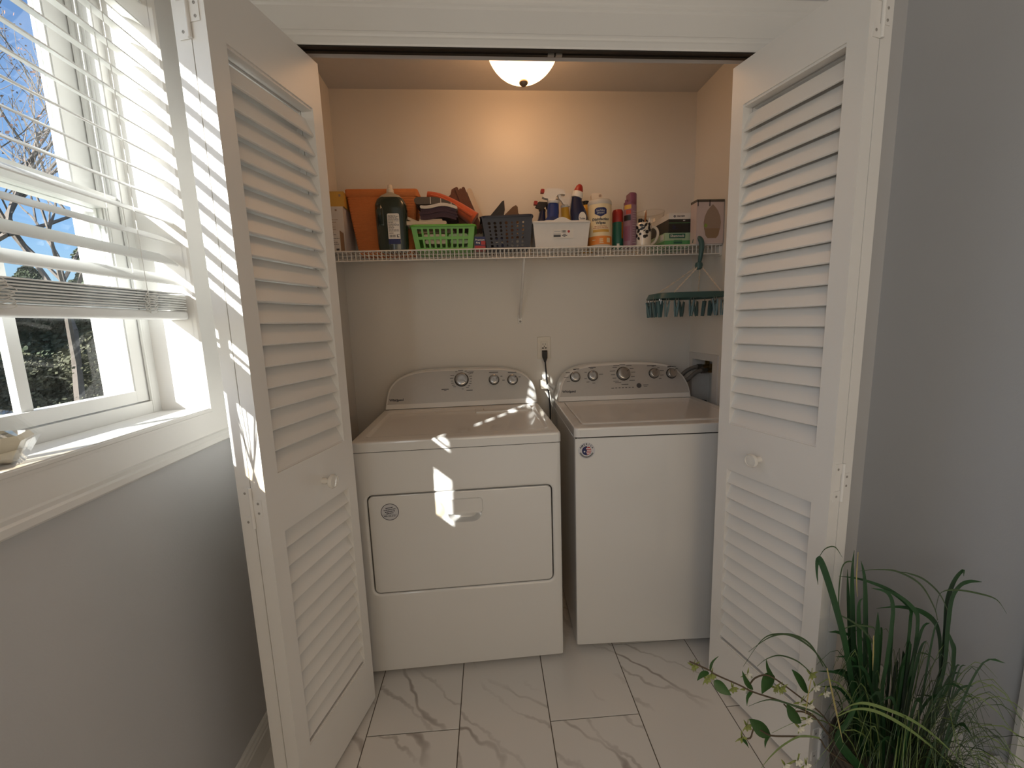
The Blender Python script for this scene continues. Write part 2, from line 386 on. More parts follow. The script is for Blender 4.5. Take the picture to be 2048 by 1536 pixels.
box(bm, -1.0, -0.93, WY0 - 0.06, WY1 + 0.06, WZ0 - 0.06, WZ0 + 0.005)
wobj('exterior_trim', bm, MT['trim'], smooth=0)
def sash(name, x0, x1, z0, z1, st, rb, rt, muntin):
    ya, yb_ = WY0 + 0.0215, WY1 - 0.0215
    bm = NB(); box(bm, x0, x1, ya, ya + st, z0, z1); box(bm, x0, x1, yb_ - st, yb_, z0, z1); box(bm, x0, x1, ya + st, yb_ - st, z0, z0 + rb); box(bm, x0, x1, ya + st, yb_ - st, z1 - rt, z1)
    for xa, xb in ((x1 - 0.004, x1 - 0.002), (x1 - 0.009, x1 - 0.007), (x0 + 0.006, x0 + 0.009)):
        box(bm, xa, xb, ya + st, ya + st + 0.0035, z0 + rb, z1 - rt); box(bm, xa, xb, yb_ - st - 0.0035, yb_ - st, z0 + rb, z1 - rt)
    o = wobj(name, bm, MT['vinyl'], bevel=0.0006)
    xm = (x0 + x1) / 2
    wobj('pane', bx(xm - 0.002, xm + 0.002, ya + st - 0.004, yb_ - st + 0.004, z0 + rb - 0.004, z1 - rt + 0.004), MT['glass'], o, smooth=0)
    gw = (yb_ - ya - 2 * st) / 3
    for k in (1, 2):
        y = ya + st + gw * k
        wobj('muntin', bx(xm - 0.007, xm + 0.007, y - 0.011, y + 0.011, z0 + rb, z1 - rt), MT['vinyl'], o, bevel=0.001)
    return o
lo = sash('lower_sash', -0.868, -0.840, WZ0 + 0.033, 1.622, 0.039, 0.028, 0.034, True)
up = sash('upper_sash', -0.909, -0.881, 1.590, WZ1 - 0.033, 0.060, 0.036, 0.036, True)
bm = NB(); box(bm, -0.842, -0.822, 0.70, 0.73, 1.622, 1.634); wobj('sash_lock', bm, MT['vinyl'], bevel=0.003)

# ------------------------------------------------------------------ blind
BX = -0.757
t = thing('window_blind', 'half raised white slatted blind hanging inside the window opening', 'blind', (BX, 0.714, 2.19))
def slat_bm(width=0.05, th=0.0026, ang=0.0, y0=-0.398, y1=0.408, crown=0.0022):
    n = 6; top = []; bot = []
    for i in range(n + 1):
        u = -width / 2 + width * i / n; h = crown * (1 - (2 * u / width) ** 2)
        top.append((u, h + th / 2)); bot.append((u, h - th / 2))
    c, s = math.cos(ang), math.sin(ang)
    poly = [(a * c - b * s, a * s + b * c) for a, b in top + bot[::-1]]
    return prism(NB(), poly, 'y', y0, y1)
s0 = obj('slat', slat_bm(ang=-math.radians(27)), MT['slat'], t, smooth=40, loc=(0, 0, 2.1553 - 2.19))
for k in range(1, 16):
    z = 2.1553 - 0.0482 * k
    o = copy_part(s0, loc=(0, 0, z - 2.19))
    o.rotation_euler = (random.uniform(-0.002, 0.002), random.uniform(-0.015, 0.015) + (0.10 if k >= 14 else 0) - (0.0 if k < 12 else -0.04), 0)
f0 = obj('slat', slat_bm(), MT['slat'], t, smooth=40, loc=(0.001, 0, 1.3575 - 2.19))
for k in range(1, 8):
    o = copy_part(f0, loc=(random.uniform(-0.003, 0.003), random.uniform(-0.002, 0.002), 1.3575 + 0.0052 * k - 2.19)); o.rotation_euler = (0.004 * k / 8 + random.uniform(-0.002, 0.002), 0, 0)
obj('bottom_rail', prism(NB(), rr(-0.026, 0.026, 1.3335 - 2.19, 1.3535 - 2.19, 0.006, 4), 'y', -0.398, 0.408), MT['slat'], t, smooth=40)
obj('headrail', bx(-0.028, 0.028, -0.405, 0.411, -0.042, 0.006), MT['slat'], t, bevel=0.003)
for y in (0.40, 0.70, 1.0):
    bm = NB(); yy = y - 0.714
    for xx in (-0.0235, 0.0235): tube(bm, [(xx, yy, -0.02), (xx + (0.004 if xx > 0 else -0.004), yy, 1.45 - 2.19), (xx + (0.005 if xx > 0 else -0.005), yy, 1.346 - 2.19)], 0.0009, 5)
    tube(bm, [(0.0, yy + 0.006, -0.02), (0, yy + 0.006, 1.35 - 2.19)], 0.0010, 5)
    for j in range(7):     # slack ladder loops bunched at the stack
        zz = 1.352 - 2.19 + j * 0.006; r = 0.010 + 0.006 * random.random(); q = random.uniform(-0.006, 0.006)
        tube(bm, smooth_path([(0.027, yy + q, zz), (0.032, yy + q + r, zz + 0.004), (0.033, yy + q + r * 1.5, zz - 0.003), (0.033, yy + q + 0.2 * r, zz - 0.008), (0.030, yy + q - r * 0.8, zz - 0.002), (0.027, yy + q, zz + 0.005)], 4), 0.0008, 5)
    obj('ladder_cord', bm, MT['cord'], t, smooth=60)

# ------------------------------------------------------------------ louvred bifold doors
def slat_mesh(lower, sg, y_lo, y_hi):
    """one louvre: lower edge near the room side, upper edge further in"""
    dx, dz = (y_hi - y_lo), 0.050; L_ = math.hypot(dx, dz); ux, uz = dx / L_, dz / L_; nx, nz = -uz, ux
    h = 0.0034; r = 0.0015
    pts = []
    for a, b in ((r, -h), (L_ - r, -h), (L_, -h + r), (L_, h - r), (L_ - r, h), (r, h), (0, h - r), (0, -h + r)):
        pts.append((y_lo + ux * a + nx * b, uz * a + nz * b))
    return prism(NB(), pts, 'x', 0.0372, 0.3208)
def make_leaf(parent, name, sg, ya, yb_, face_lo, H, m, knob):
    """leaf spans y from ya to yb (times sg); face_lo = y of the louvre's lower edge"""
    LW = 0.3617; z0, z1 = 0.015, 0.015 + H
    a, b = sorted((sg * ya, sg * yb_)); bm = NB()
    box(bm, 0, 0.041, a, b, z0, z1); box(bm, 0.317, LW, a, b, z0, z1)
    for za, zb in ((z0, 0.186), (0.806, 0.955), (1.899, z1)): box(bm, 0.041, 0.317, a, b, za, zb)
    # thin routed edge around both louvre panels
    o = obj(name, bm, m, parent, bevel=0.0016, seg=2)
    c_ = (ya + yb_) / 2; d_ = (yb_ - ya) / 2 - 0.003
    inward = 1 if face_lo < c_ else -1
    lo_y, hi_y = c_ - inward * (d_ - 0.0035), c_ + inward * (d_ - 0.004)
    for base, n, pitch in ((0.1985, 12, 0.0507), (0.957, 18, 0.05115)):
        first = None
        for k in range(n):
            if first is None:
                bm = slat_mesh(0, sg, lo_y, hi_y)
                for v in bm.verts: v.co.y *= sg
                first = obj('slat', bm, m, o, smooth=30, loc=(0, 0, base))
            else: s_ = copy_part(first, loc=(0, 0, base + pitch * k))
    # narrow ledge strips closing the ends of each louvre run
    bm = NB()
    for za, zb in ((0.186, 0.190), (0.802, 0.806), (0.955, 0.959), (1.893, 1.899)):
        box(bm, 0.041, 0.317, a + 0.004, b - 0.004, za, zb)
    obj('panel_stop', bm, m, o, smooth=0)
    return o
def make_door(nm, label, far, near, sg, t, H, hs):
    v = Vector((near[0] - far[0], near[1] - far[1])); rz = math.atan2(v.y, v.x)
    D = thing(nm, label, 'door', (far[0], far[1], 0), rz, kind='structure')
    tl = t / 2
    l1 = make_leaf(D, 'leaf', sg, 0.0, tl - 0.0012, 0.0, H, MT['white'], True)
    l2 = make_leaf(D, 'leaf', sg, tl + 0.0012, t, t, H, MT['white'], False)
    # knob on the inner leaf
    R_ = Matrix.Rotation(PI / 2 * sg, 3, 'X')
    kb = lathe(NB(), [(0.0085, -0.001), (0.0085, 0.012), (0.0065, 0.016), (0.007, 0.021), (0.013, 0.024), (0.0195, 0.029), (0.0205, 0.034), (0.0185, 0.0385), (0.0165, 0.0392), (0.0155, 0.0378), (0.010, 0.0385), (0.0, 0.0392)], 28)
    for vv in kb.verts: vv.co = Vector((vv.co.x + 0.1585, -sg * vv.co.z, vv.co.y + 0.8735))
    k_ = obj('knob', kb, MT['ceramic'], l1, smooth=40); k_['label'] = 'glossy white ceramic knob'
    # three-plate bifold hinges on the near edges
    for zc in hs:
        h = NB(); ym = sg * tl; X0 = 0.3617
        tube(h, [(X0 + 0.0035, ym, zc - 0.05), (X0 + 0.0035, ym, zc + 0.05)], 0.0042, 10)
        scr = []
        for za, zb, side in ((zc + 0.022, zc + 0.050, sg), (zc - 0.021, zc + 0.021, -sg), (zc - 0.050, zc - 0.022, sg)):
            if nm == 'door_2': side = -side
            ya, yb_ = sorted((ym + side * 0.002, ym + side * 0.026))
            box(h, X0 + 0.0001, X0 + 0.0018, ya, yb_, za, zb)
            scr += [(ym + side * 0.0165, (za + zb) / 2 + dz) for dz in ((-0.012, 0.012) if zb - za > 0.03 else (0,))]
        ho = obj('hinge', h, MT['white'], D, smooth=40)
        for y, z in scr:
            sm = lathe(NB(), [(0.0032, 0), (0.0032, 0.0006), (0.0022, 0.0009), (0.0010, 0.0009), (0.0008, 0.0002)], 10)
            for vv in sm.verts: vv.co = Vector((X0 + 0.0018 + vv.co.z, vv.co.x + y, vv.co.y + z))
            obj('screw', sm, MT['gap'] if False else MT['screw'], ho, smooth=40)
    return D
MT['ceramic'] = mat('ceramic_knob', (0.80, 0.77, 0.71), 0.15, var=0.01, coat=0.5)
MT['screw'] = mat('painted_screw', (0.35, 0.33, 0.30), 0.5)
make_door('door_1', 'open white louvred bifold door pair beside the window', (-0.4161, 1.3113), (-0.5136, 0.963), -1, 0.0768, 2.0176, (0.884, 1.936, 0.105))
make_door('door_2', 'open white louvred bifold door pair beside the plant', (0.7786, 1.2744), (0.8636, 0.9328), 1, 0.0735, 2.000, (0.871, 1.936, 0.105))
# ------------------------------------------------------------------ dryer
TILT = math.tan(math.radians(20))
def arch_console(parent, pts, zdeck, ybase, depth, panel_lo, lip):
    """pts: outline (x, z) above the deck, left to right over the top"""
    def fy(z): return ybase + (z - zdeck) * TILT
    n = len(pts)
    sm = [(p.x, p.y) for p in smooth_path([(x, z, 0) for x, z in pts], 4)]
    out = [(sm[0][0], zdeck)] + sm + [(sm[-1][0], zdeck)]
    cx = (out[0][0] + out[-1][0]) / 2; cz = zdeck + 0.06
    def inset(q, dy, zl=None):
        r = []
        for x, z in out:
            vx, vz = cx - x, (zdeck + 0.05) - z; L_ = math.hypot(vx * 0.35, vz) + 1e-6
            xx = x + vx * 0.35 / L_ * q; zz = z + vz / L_ * q
            if zl is not None: zz = max(zz, zl)
            else: zz = max(zz, zdeck)
            r.append((xx, fy(zz) + dy, zz))
        return r
    back = [(x, depth, z) for x, z in out]; mid = [(x, fy(z) + 0.012, z) for x, z in out]
    bm = loops(NB(), [back, mid, inset(0.003, 0.003), inset(0.007, 0.0), inset(0.011, 0.0)])
    o = obj('console', bm, MT['enamel'], parent, smooth=40)
    pl = inset(0.0105, -0.0012, panel_lo); pm = inset(0.0095, 0.001, panel_lo - 0.001)
    obj('control_panel', loops(NB(), [pm, pl]), MT['silver'], o, smooth=30)
    nrm = Vector((0, -math.cos(math.radians(20)), math.sin(math.radians(20)))); up = Vector((0, math.sin(math.radians(20)), math.cos(math.radians(20))))
    B = Matrix(((1, up.x, nrm.x), (0, up.y, nrm.y), (0, up.z, nrm.z)))
    def on(x, z, lift=0.0016): return Vector((x, fy(z), z)) + nrm * lift
    return o, B, on
def dial(parent, B, on, x, z, r, ang, marks=()):
    bm = lathe(NB(), [(r, 0.0), (r, 0.004), (r * 0.93, 0.006)], 32)
    for v in bm.verts: v.co = B @ v.co + on(x, z)
    o = obj('knob', bm, MT['darkrim'], parent, smooth=40)
    bm = lathe(NB(), [(r * 0.90, 0.005), (r * 0.86, 0.020), (r * 0.82, 0.023), (r * 0.70, 0.0245), (r * 0.3, 0.0235), (0, 0.0235)], 32)
    for v in bm.verts: v.co = B @ v.co + on(x, z)
    obj('knob_cap', bm, MT['knob'], o, smooth=40)
    c, s = math.cos(ang), math.sin(ang); bm = NB(); box(bm, r * 0.45, r * 0.80, -0.0011, 0.0011, 0.0236, 0.0252)
    for v in bm.verts:
        p = v.co.copy(); v.co = B @ Vector((p.x * c - p.y * s, p.x * s + p.y * c, p.z)) + on(x, z)
    obj('indicator_line', bm, MT['print'], o, smooth=0)
    return o
def dashes(parent, B, on, lst, name='dial_print'):
    bm = NB()
    for x, z, w_, h_ in lst:
        g = bx(x - w_ / 2, x + w_ / 2, -h_ / 2, h_ / 2, 0, 0.0002)
        for v in g.verts: v.co = B @ Vector((v.co.x - x, v.co.y, v.co.z)) + on(x, z, 0.0014)
        bm = join([bm, g])
    o = obj(name, bm, MT['print'], parent, smooth=0); o['kind'] = 'stuff'; return o
def ring_marks(cx, cz, r, angs, w=0.012):
    out = []
    for i, a in enumerate(angs):
        a = math.radians(a); x = cx + math.cos(a) * (r + 0.006); ww = w * random.uniform(0.7, 1.4)
        out.append((x + math.copysign(ww / 2, math.cos(a)) if abs(math.cos(a)) > 0.25 else x, cz + math.sin(a) * (r + 0.009), ww, 0.0026))
    return out

DW = 0.7376
ph = math.radians(0.2995)
D = thing('clothes_dryer', 'white front loading dryer with a wide pull-down door and dial console', 'dryer', (0.2774 - DW * math.cos(ph), 1.422 - DW * math.sin(ph), 0), ph)
hx0, hx1, hz0, hz1 = 0.0405, 0.7042, 0.3320, 0.7125
N_ = 6
ls = [XZ(rr(hx0, hx1, hz0, hz1, 0.022, N_), 0.034), XZ(rr(hx0, hx1, hz0, hz1, 0.022, N_), 0.004), XZ(rr(hx0 - 0.003, hx1 + 0.003, hz0 - 0.003, hz1 + 0.003, 0.025, N_), 0.0005), XZ(rr(hx0 - 0.010, hx1 + 0.010, hz0 - 0.010, hz1 + 0.010, 0.032, N_), -0.0015), XZ(rr(hx0 - 0.014, hx1 + 0.014, hz0 - 0.014, hz1 + 0.014, 0.036, N_), 0.0),
      XZ(rr(0.010, DW - 0.010, 0.020, 0.868, 0.004, N_), 0.0), XZ(rr(0.003, DW - 0.003, 0.017, 0.870, 0.004, N_), 0.003), XZ(rr(0, DW, 0.016, 0.870, 0.004, N_), 0.010), XZ(rr(0, DW, 0.016, 0.870, 0.004, N_), 0.665)]
obj('cabinet', loops(NB(), ls), MT['enamel'], D, smooth=40)
obj('door_gap_shade', bx(hx0 + 0.001, hx1 - 0.001, 0.030, 0.0335, hz0 + 0.001, hz1 - 0.001), MT['gap'], D, smooth=0)  # dark sheet behind the door: shade of the door gap put in as colour
# door with hand pocket
px0, px1, pz0, pz1 = 0.318, 0.448, 0.590, 0.680
e_ = 0.0042
ls = [XZ(rr(px0 + 0.030, px1 - 0.030, pz0 + 0.016, pz1 - 0.02, 0.02, N_), 0.027), XZ(rr(px0 + 0.020, px1 - 0.020, pz0 + 0.008, pz1 - 0.012, 0.026, N_), 0.024), XZ(rr(px0 + 0.006, px1 - 0.006, pz0 + 0.002, pz1 - 0.004, 0.034, N_), 0.0025), XZ(rr(px0 + 0.003, px1 - 0.003, pz0, pz1 - 0.002, 0.036, N_), 0.0),
      XZ(rr(hx0 + e_ + 0.006, hx1 - e_ - 0.006, hz0 + e_ + 0.006, hz1 - e_ - 0.006, 0.015, N_), 0.0), XZ(rr(hx0 + e_ + 0.0015, hx1 - e_ - 0.0015, hz0 + e_ + 0.0015, hz1 - e_ - 0.0015, 0.018, N_), 0.0015), XZ(rr(hx0 + e_, hx1 - e_, hz0 + e_, hz1 - e_, 0.0185, N_), 0.005), XZ(rr(hx0 + e_, hx1 - e_, hz0 + e_, hz1 - e_, 0.0185, N_), 0.0295)]
dd_ = obj('door', loops(NB(), ls), MT['enamel'], D, smooth=40)
hb = loops(NB(), [XZ(rr(0.318, 0.448, 0.624, 0.681, 0.012, N_), 0.0035), XZ(rr(0.318, 0.448, 0.624, 0.681, 0.012, N_), -0.002), XZ(rr(0.320, 0.446, 0.625, 0.679, 0.012, N_), -0.0045), XZ(rr(0.332, 0.434, 0.634, 0.668, 0.008, N_), -0.0035)])
obj('handle', hb, MT['enamel'], dd_, smooth=40)
# round sticker on the door
bm = lathe(NB(), [(0.0315, 0), (0.0315, 0.0005), (0, 0.0005)], 40)
for v in bm.verts: v.co = Vector((v.co.x + 0.1182, -v.co.z, v.co.y + 0.648))
MT['foil'] = mat('silver_sticker', (0.62, 0.62, 0.64), 0.3, metal=0.3, var=0.02)
st = obj('sticker', bm, MT['foil'], dd_, smooth=30); st['label'] = 'round silver sticker printed with small dark lettering'
MT['ink'] = mat('dark_ink', (0.03, 0.03, 0.05), 0.5)
ring = loops(NB(), [XZ([(0.1182 + r * math.cos(2 * PI * i / 40), 0.648 + r * math.sin(2 * PI * i / 40)) for i in range(40)], y) for r, y in ((0.0315, -0.0004), (0.0315, -0.0008), (0.0295, -0.0008), (0.0295, -0.0004))], False, False)
obj('sticker_ring', ring, MT['ink'], st, smooth=0)
for i, (s, z) in enumerate((('Installation', 0.666), ('Available', 0.656), ('Contact us', 0.646))): pass
DASH = lambda par, rows, y, m: obj('fine_print', join([bx(x0, x1, y - 0.0003, y, z - h / 2, z + h / 2) for x0, x1, z, h in rows]), m, par, smooth=0)
rows = []
for zz, a, b in ((0.664, -0.014, 0.012), (0.657, -0.021, 0.021), (0.650, -0.017, 0.018), (0.6435, -0.012, 0.012)):
    x = a
    while x < b:
        l_ = random.uniform(0.002, 0.005); rows.append((0.1182 + x, 0.1182 + min(x + l_, b), zz + x * 0.12, 0.0034)); x += l_ + 0.0012
rows.append((0.1182 - 0.024, 0.1182 + 0.024, 0.6385, 0.0006))
fp = DASH(st, rows, -0.0006, MT['ink']); fp['kind'] = 'stuff'
text('lettering', '888-100-5151', 0.0075, MT['ink'], st, (0.1182, -0.0007, 0.6325), bold=0.0001)
# top deck with a shallow well
zt = 0.9094
ls = [XY(rr(-0.001, DW + 0.001, -0.003, 0.665, 0.012, N_), 0.8715), XY(rr(-0.001, DW + 0.001, -0.003, 0.665, 0.012, N_), 0.897), XY(rr(0.001, DW - 0.001, 0.0005, 0.663, 0.014, N_), 0.905), XY(rr(0.007, DW - 0.007, 0.008, 0.658, 0.016, N_), zt),
      XY(rr(0.034, 0.707, 0.052, 0.486, 0.02, N_), zt), XY(rr(0.038, 0.703, 0.056, 0.482, 0.02, N_), zt - 0.0005), XY(rr(0.045, 0.696, 0.063, 0.475, 0.02, N_), zt - 0.0055), XY(rr(0.052, 0.689, 0.070, 0.468, 0.02, N_), zt - 0.0062)]
obj('top_deck', loops(NB(), ls), MT['enamel'], D, smooth=35)
obj('deck_seam', bx(0.004, DW - 0.004, 0.001, 0.02, 0.868, 0.8718), MT['gap'], D, smooth=0)
# lint screen lid at the rear of the deck
ls = [XY(rr(0.432, 0.690, 0.405, 0.482, 0.008, 4), zt - 0.006), XY(rr(0.432, 0.690, 0.405, 0.482, 0.008, 4), zt - 0.0005), XY(rr(0.435, 0.687, 0.408, 0.479, 0.006, 4), zt + 0.0012)]
ll = obj('lint_screen_lid', loops(NB(), ls), MT['enamel'], D, smooth=35)
obj('lid_mark', bx(0.4695, 0.4715, 0.428, 0.462, zt + 0.0012, zt + 0.0016), MT['print'], ll, smooth=0)
tri = obj('lid_mark', prism(NB(), [(0.640, 0.440), (0.655, 0.470), (0.658, 0.468), (0.645, 0.440)], 'z', zt + 0.0012, zt + 0.0016), MT['print'], ll, smooth=0)
ap = [(0.0041, 0.9146), (0.0089, 0.9475), (0.0162, 0.9854), (0.0285, 1.0137), (0.0533, 1.0417), (0.0882, 1.0622), (0.1383, 1.0773), (0.1987, 1.0847), (0.2898, 1.087), (0.3918, 1.087), (0.479, 1.0850), (0.5718, 1.0795), (0.6284, 1.0698), (0.6641, 1.0584), (0.6941, 1.0396), (0.7179, 1.0087), (0.7327, 0.9635), (0.7365, 0.9130)]
co, B, on = arch_console(D, ap, zt, 0.5404, 0.66, 0.934, 0.01)
dial(co, B, on, DW - 0.3668, 1.0335, 0.0345, math.radians(-40)); dial(co, B, on, DW - 0.2091, 1.0265, 0.0258, math.radians(10)); dial(co, B, on, DW - 0.1185, 1.0225, 0.0258, math.radians(35))
mk = ring_marks(DW - 0.3668, 1.0335, 0.0345, [118, 100, 84, 66, 50, 36, 20, 4, -12, -28, -44, -60, -84, 150, 168, 186, 200, 214, 226], 0.014)
mk += [(DW - 0.447, 0.992, 0.035, 0.004), (DW - 0.447, 0.986, 0.012, 0.003), (DW - 0.33, 0.983, 0.03, 0.004), (DW - 0.318, 1.068, 0.024, 0.003), (DW - 0.318, 1.063, 0.016, 0.003)]
mk += [(DW - 0.2091, 1.0615, 0.044, 0.0035), (DW - 0.172, 1.042, 0.010, 0.003), (DW - 0.163, 1.023, 0.012, 0.003), (DW - 0.1185, 1.058, 0.042, 0.0035), (DW - 0.083, 1.035, 0.010, 0.003)]
dashes(co, B, on, mk)
def logo(parent, B, on, x, z, size):
    bm = text_bm('Whirlpool', size, depth=0.0005, align='LEFT', bold=size * 0.03)
    for v in bm.verts: v.co = B @ v.co + on(x, z, 0.0016)
    sw = tube(NB(), [B @ Vector(p) + on(x, z, 0.0016) for p in [(size * 1.9 + size * 1.5 * (i / 12), -size * 0.42 + size * 0.55 * (abs(i / 12 - 0.35)) ** 1.6 * 2.0, 0) for i in range(13)]], size * 0.035, 5)
    return obj('lettering', join([bm, sw]), MT['ink'], parent, smooth=0)
logo(co, B, on, 0.0265, 0.9525, 0.0158)
for xx, yy in ((0.05, 0.05), (DW - 0.05, 0.05), (0.05, 0.6), (DW - 0.05, 0.6)):
    obj('foot', lathe(NB(), [(0.016, 0.0), (0.018, 0.003), (0.014, 0.008), (0.008, 0.009), (0.008, 0.020)], 12, (xx, yy, 0)), MT['black'], D, smooth=40)

# ------------------------------------------------------------------ washer
WW = 0.690; WD = 0.655
Wm = thing('washing_machine', 'white top loading washer with five dials and a round flag sticker', 'washer', (0.335, 1.4529, 0), math.radians(-2.9492))
zw = 0.910
ls = [XZ(rr(0.012, WW - 0.012, 0.024, 0.868, 0.004, N_), 0.0), XZ(rr(0.003, WW - 0.003, 0.0216, 0.870, 0.004, N_), 0.003), XZ(rr(0, WW, 0.0206, 0.871, 0.004, N_), 0.012), XZ(rr(0, WW, 0.0206, 0.871, 0.004, N_), WD)]
obj('cabinet', loops(NB(), ls), MT['enamel'], Wm, smooth=40)
obj('deck_seam', bx(0.004, WW - 0.004, 0.002, 0.02, 0.868, 0.8745), MT['gap'], Wm, smooth=0)
ls = [XY(rr(-0.001, WW + 0.001, -0.002, WD, 0.014, N_), 0.8740), XY(rr(-0.001, WW + 0.001, -0.002, WD, 0.014, N_), 0.900), XY(rr(0.001, WW - 0.001, 0.0008, WD - 0.002, 0.016, N_), 0.907), XY(rr(0.006, WW - 0.006, 0.006, WD - 0.006, 0.018, N_), zw),
      XY(rr(0.034, WW - 0.028, 0.046, 0.494, 0.016, N_), zw), XY(rr(0.036, WW - 0.030, 0.048, 0.492, 0.016, N_), zw - 0.006), XY(rr(0.039, WW - 0.033, 0.051, 0.489, 0.015, N_), zw - 0.006)]
obj('top_deck', loops(NB(), ls), MT['enamel'], Wm, smooth=35)
ls = [XY(rr(0.0395, WW - 0.0335, 0.0515, 0.4885, 0.015, N_), zw - 0.0055), XY(rr(0.0395, WW - 0.0335, 0.0515, 0.4885, 0.015, N_), zw + 0.001), XY(rr(0.043, WW - 0.037, 0.055, 0.485, 0.014, N_), zw + 0.0035), XY(rr(0.060, WW - 0.053, 0.075, 0.470, 0.02, N_), zw + 0.0035), XY(rr(0.068, WW - 0.061, 0.083, 0.462, 0.02, N_), zw + 0.0015)]
obj('lid', loops(NB(), ls), MT['enamel'], Wm, smooth=35)
nb = NB(); box(nb, 0.022, 0.060, -0.0035, -0.0018, 0.8955, 0.8985); box(nb, 0.0205, 0.0235, -0.0035, -0.0018, 0.879, 0.8985)
obj('lid_notch', nb, MT['enamel'], Wm, bevel=0.0005)
wp = [(0.0085, 0.9184), (0.0154, 0.9491), (0.0266, 0.9872), (0.0441, 1.0205), (0.0741, 1.0488), (0.1215, 1.0693), (0.1838, 1.0809), (0.2662, 1.085), (0.3434, 1.0862), (0.4103, 1.0856), (0.4973, 1.0796), (0.5631, 1.069), (0.6023, 1.0528), (0.6347, 1.0246), (0.6557, 0.9896), (0.6663, 0.9552), (0.6685, 0.9189)]
co, B, on = arch_console(Wm, wp, zw, 0.5003, 0.64, 0.934, 0.01)
for x, z, r, a in ((0.1018, 1.0249, 0.0258, 130), (0.1895, 1.0277, 0.0258, 100), (0.3416, 1.0322, 0.0345, 32), (0.4938, 1.0284, 0.0258, 62), (0.5808, 1.0254, 0.0258, 50)): dial(co, B, on, x, z, r, math.radians(a))
bm = lathe(NB(), [(0.0118, 0), (0.0118, 0.003), (0.0105, 0.004), (0, 0.0036)], 24)
for v in bm.verts: v.co = B @ v.co + on(0.4134, 0.9737)
obj('start_button', bm, MT['print'], co, smooth=40)
mk = []
for x, z, r, an in ((0.1018, 1.0249, 0.0258, (90, 140, 180, 215)), (0.1895, 1.0277, 0.0258, (95, 150, 200, 235, -85, 10)), (0.4938, 1.0284, 0.0258, (90, 50, 20, -15, -45)), (0.5808, 1.0254, 0.0258, (100, 40, 70))): mk += ring_marks(x, z, r, an, 0.016)
mk += ring_marks(0.3416, 1.0322, 0.0345, (112, 90, 62, 32, 8, -20, -48, 132, 160, 184, 206, 232, -110), 0.022)
mk += [(0.11, 1.0625, 0.03, 0.0035), (0.19, 1.068, 0.036, 0.0035), (0.487, 1.066, 0.046, 0.0035), (0.58, 1.057, 0.03, 0.0035), (0.345, 0.982, 0.034, 0.003), (0.448, 0.9755, 0.026, 0.003), (0.446, 0.9695, 0.018, 0.002), (0.283, 0.966, 0.014, 0.003)]
for i in range(6): mk.append((0.3005 + i * 0.0165, 0.9663, 0.0095, 0.0032))
dashes(co, B, on, mk)
logo(co, B, on, 0.034, 0.9572, 0.0158)
# flag sticker
sc_ = Vector((0.0445, 0, 0.8220))
def disc(name, r, y0, y1, m, par, seg=40):
    bm = lathe(NB(), [(r, 0), (r, y1 - y0), (0, y1 - y0)], seg)
    for v in bm.verts: v.co = Vector((v.co.x, -v.co.z - y0, v.co.y)) + sc_
    return obj(name, bm, m, par, smooth=30)
stk = disc('sticker', 0.0315, 0, 0.0005, MT['paper'] if 'paper' in MT else MT['foil'], Wm); stk['label'] = 'round white sticker lettered AMERICA around a flag'
MT['navy'] = mat('navy_ink', (0.012, 0.02, 0.11), 0.4); MT['red'] = mat('red_ink', (0.45, 0.03, 0.03), 0.4); MT['paperw'] = mat('white_paper', (0.8, 0.79, 0.76), 0.5)
disc('sticker_flag', 0.0175, 0.0005, 0.0008, MT['red'], stk)
# stripes clipped to the right half of the flag disc
bm = NB(); R0 = 0.0174
for i in range(-2, 3):
    z0 = i * 0.0066; z1 = z0 + 0.0030
    xm = math.sqrt(max(0, R0 ** 2 - max(abs(z0), abs(z1)) ** 2))
    bm = join([bm, bx(sc_.x - xm * 0.2, sc_.x + xm, -0.0011, -0.0008, sc_.z + z0, sc_.z + z1)])
obj('sticker_stripe', bm, MT['paperw'], stk, smooth=0)['kind'] = 'stuff'
pg = [(R0 * math.cos(math.radians(a)), R0 * math.sin(math.radians(a))) for a in range(80, 281, 10)] + [(-0.002, -0.006), (0.002, 0.0), (-0.003, 0.008)]
obj('sticker_canton', prism(NB(), [(sc_.x + a, sc_.z + b) for a, b in pg], 'y', -0.0013, -0.0008), MT['navy'], stk, smooth=0)
star = [(0.0042 * (1 if i % 2 == 0 else 0.4) * math.sin(i * PI / 5), 0.0042 * (1 if i % 2 == 0 else 0.4) * math.cos(i * PI / 5)) for i in range(10)]
obj('sticker_star', prism(NB(), [(sc_.x - 0.008 + a, sc_.z - 0.003 + b) for a, b in star], 'y', -0.0016, -0.0012), MT['paperw'], stk, smooth=0)
def arc_text(s, r, a0, a1, size, m, par, flip=False):
    bms = []
    for i, ch in enumerate(s):
        if ch == ' ': continue
        a = math.radians(a0 + (a1 - a0) * i / (len(s) - 1)); b = text_bm(ch, size, bold=size * 0.025)
        rot = a - PI / 2 if not flip else a + PI / 2; c, s_ = math.cos(rot), math.sin(rot)
        for v in b.verts:
            x, y = v.co.x, v.co.y; v.co = Vector((x * c - y * s_ + r * math.cos(a), -0.0007 - v.co.z, x * s_ + y * c + r * math.sin(a))) + sc_
        bms.append(b)
    return obj('lettering', join(bms), m, par, smooth=0)
arc_text('AMERICA', 0.0245, 152, 28, 0.0105, MT['ink'], stk)
rows = []
for a in range(200, 342, 9): rows.append(a)
bm = NB()
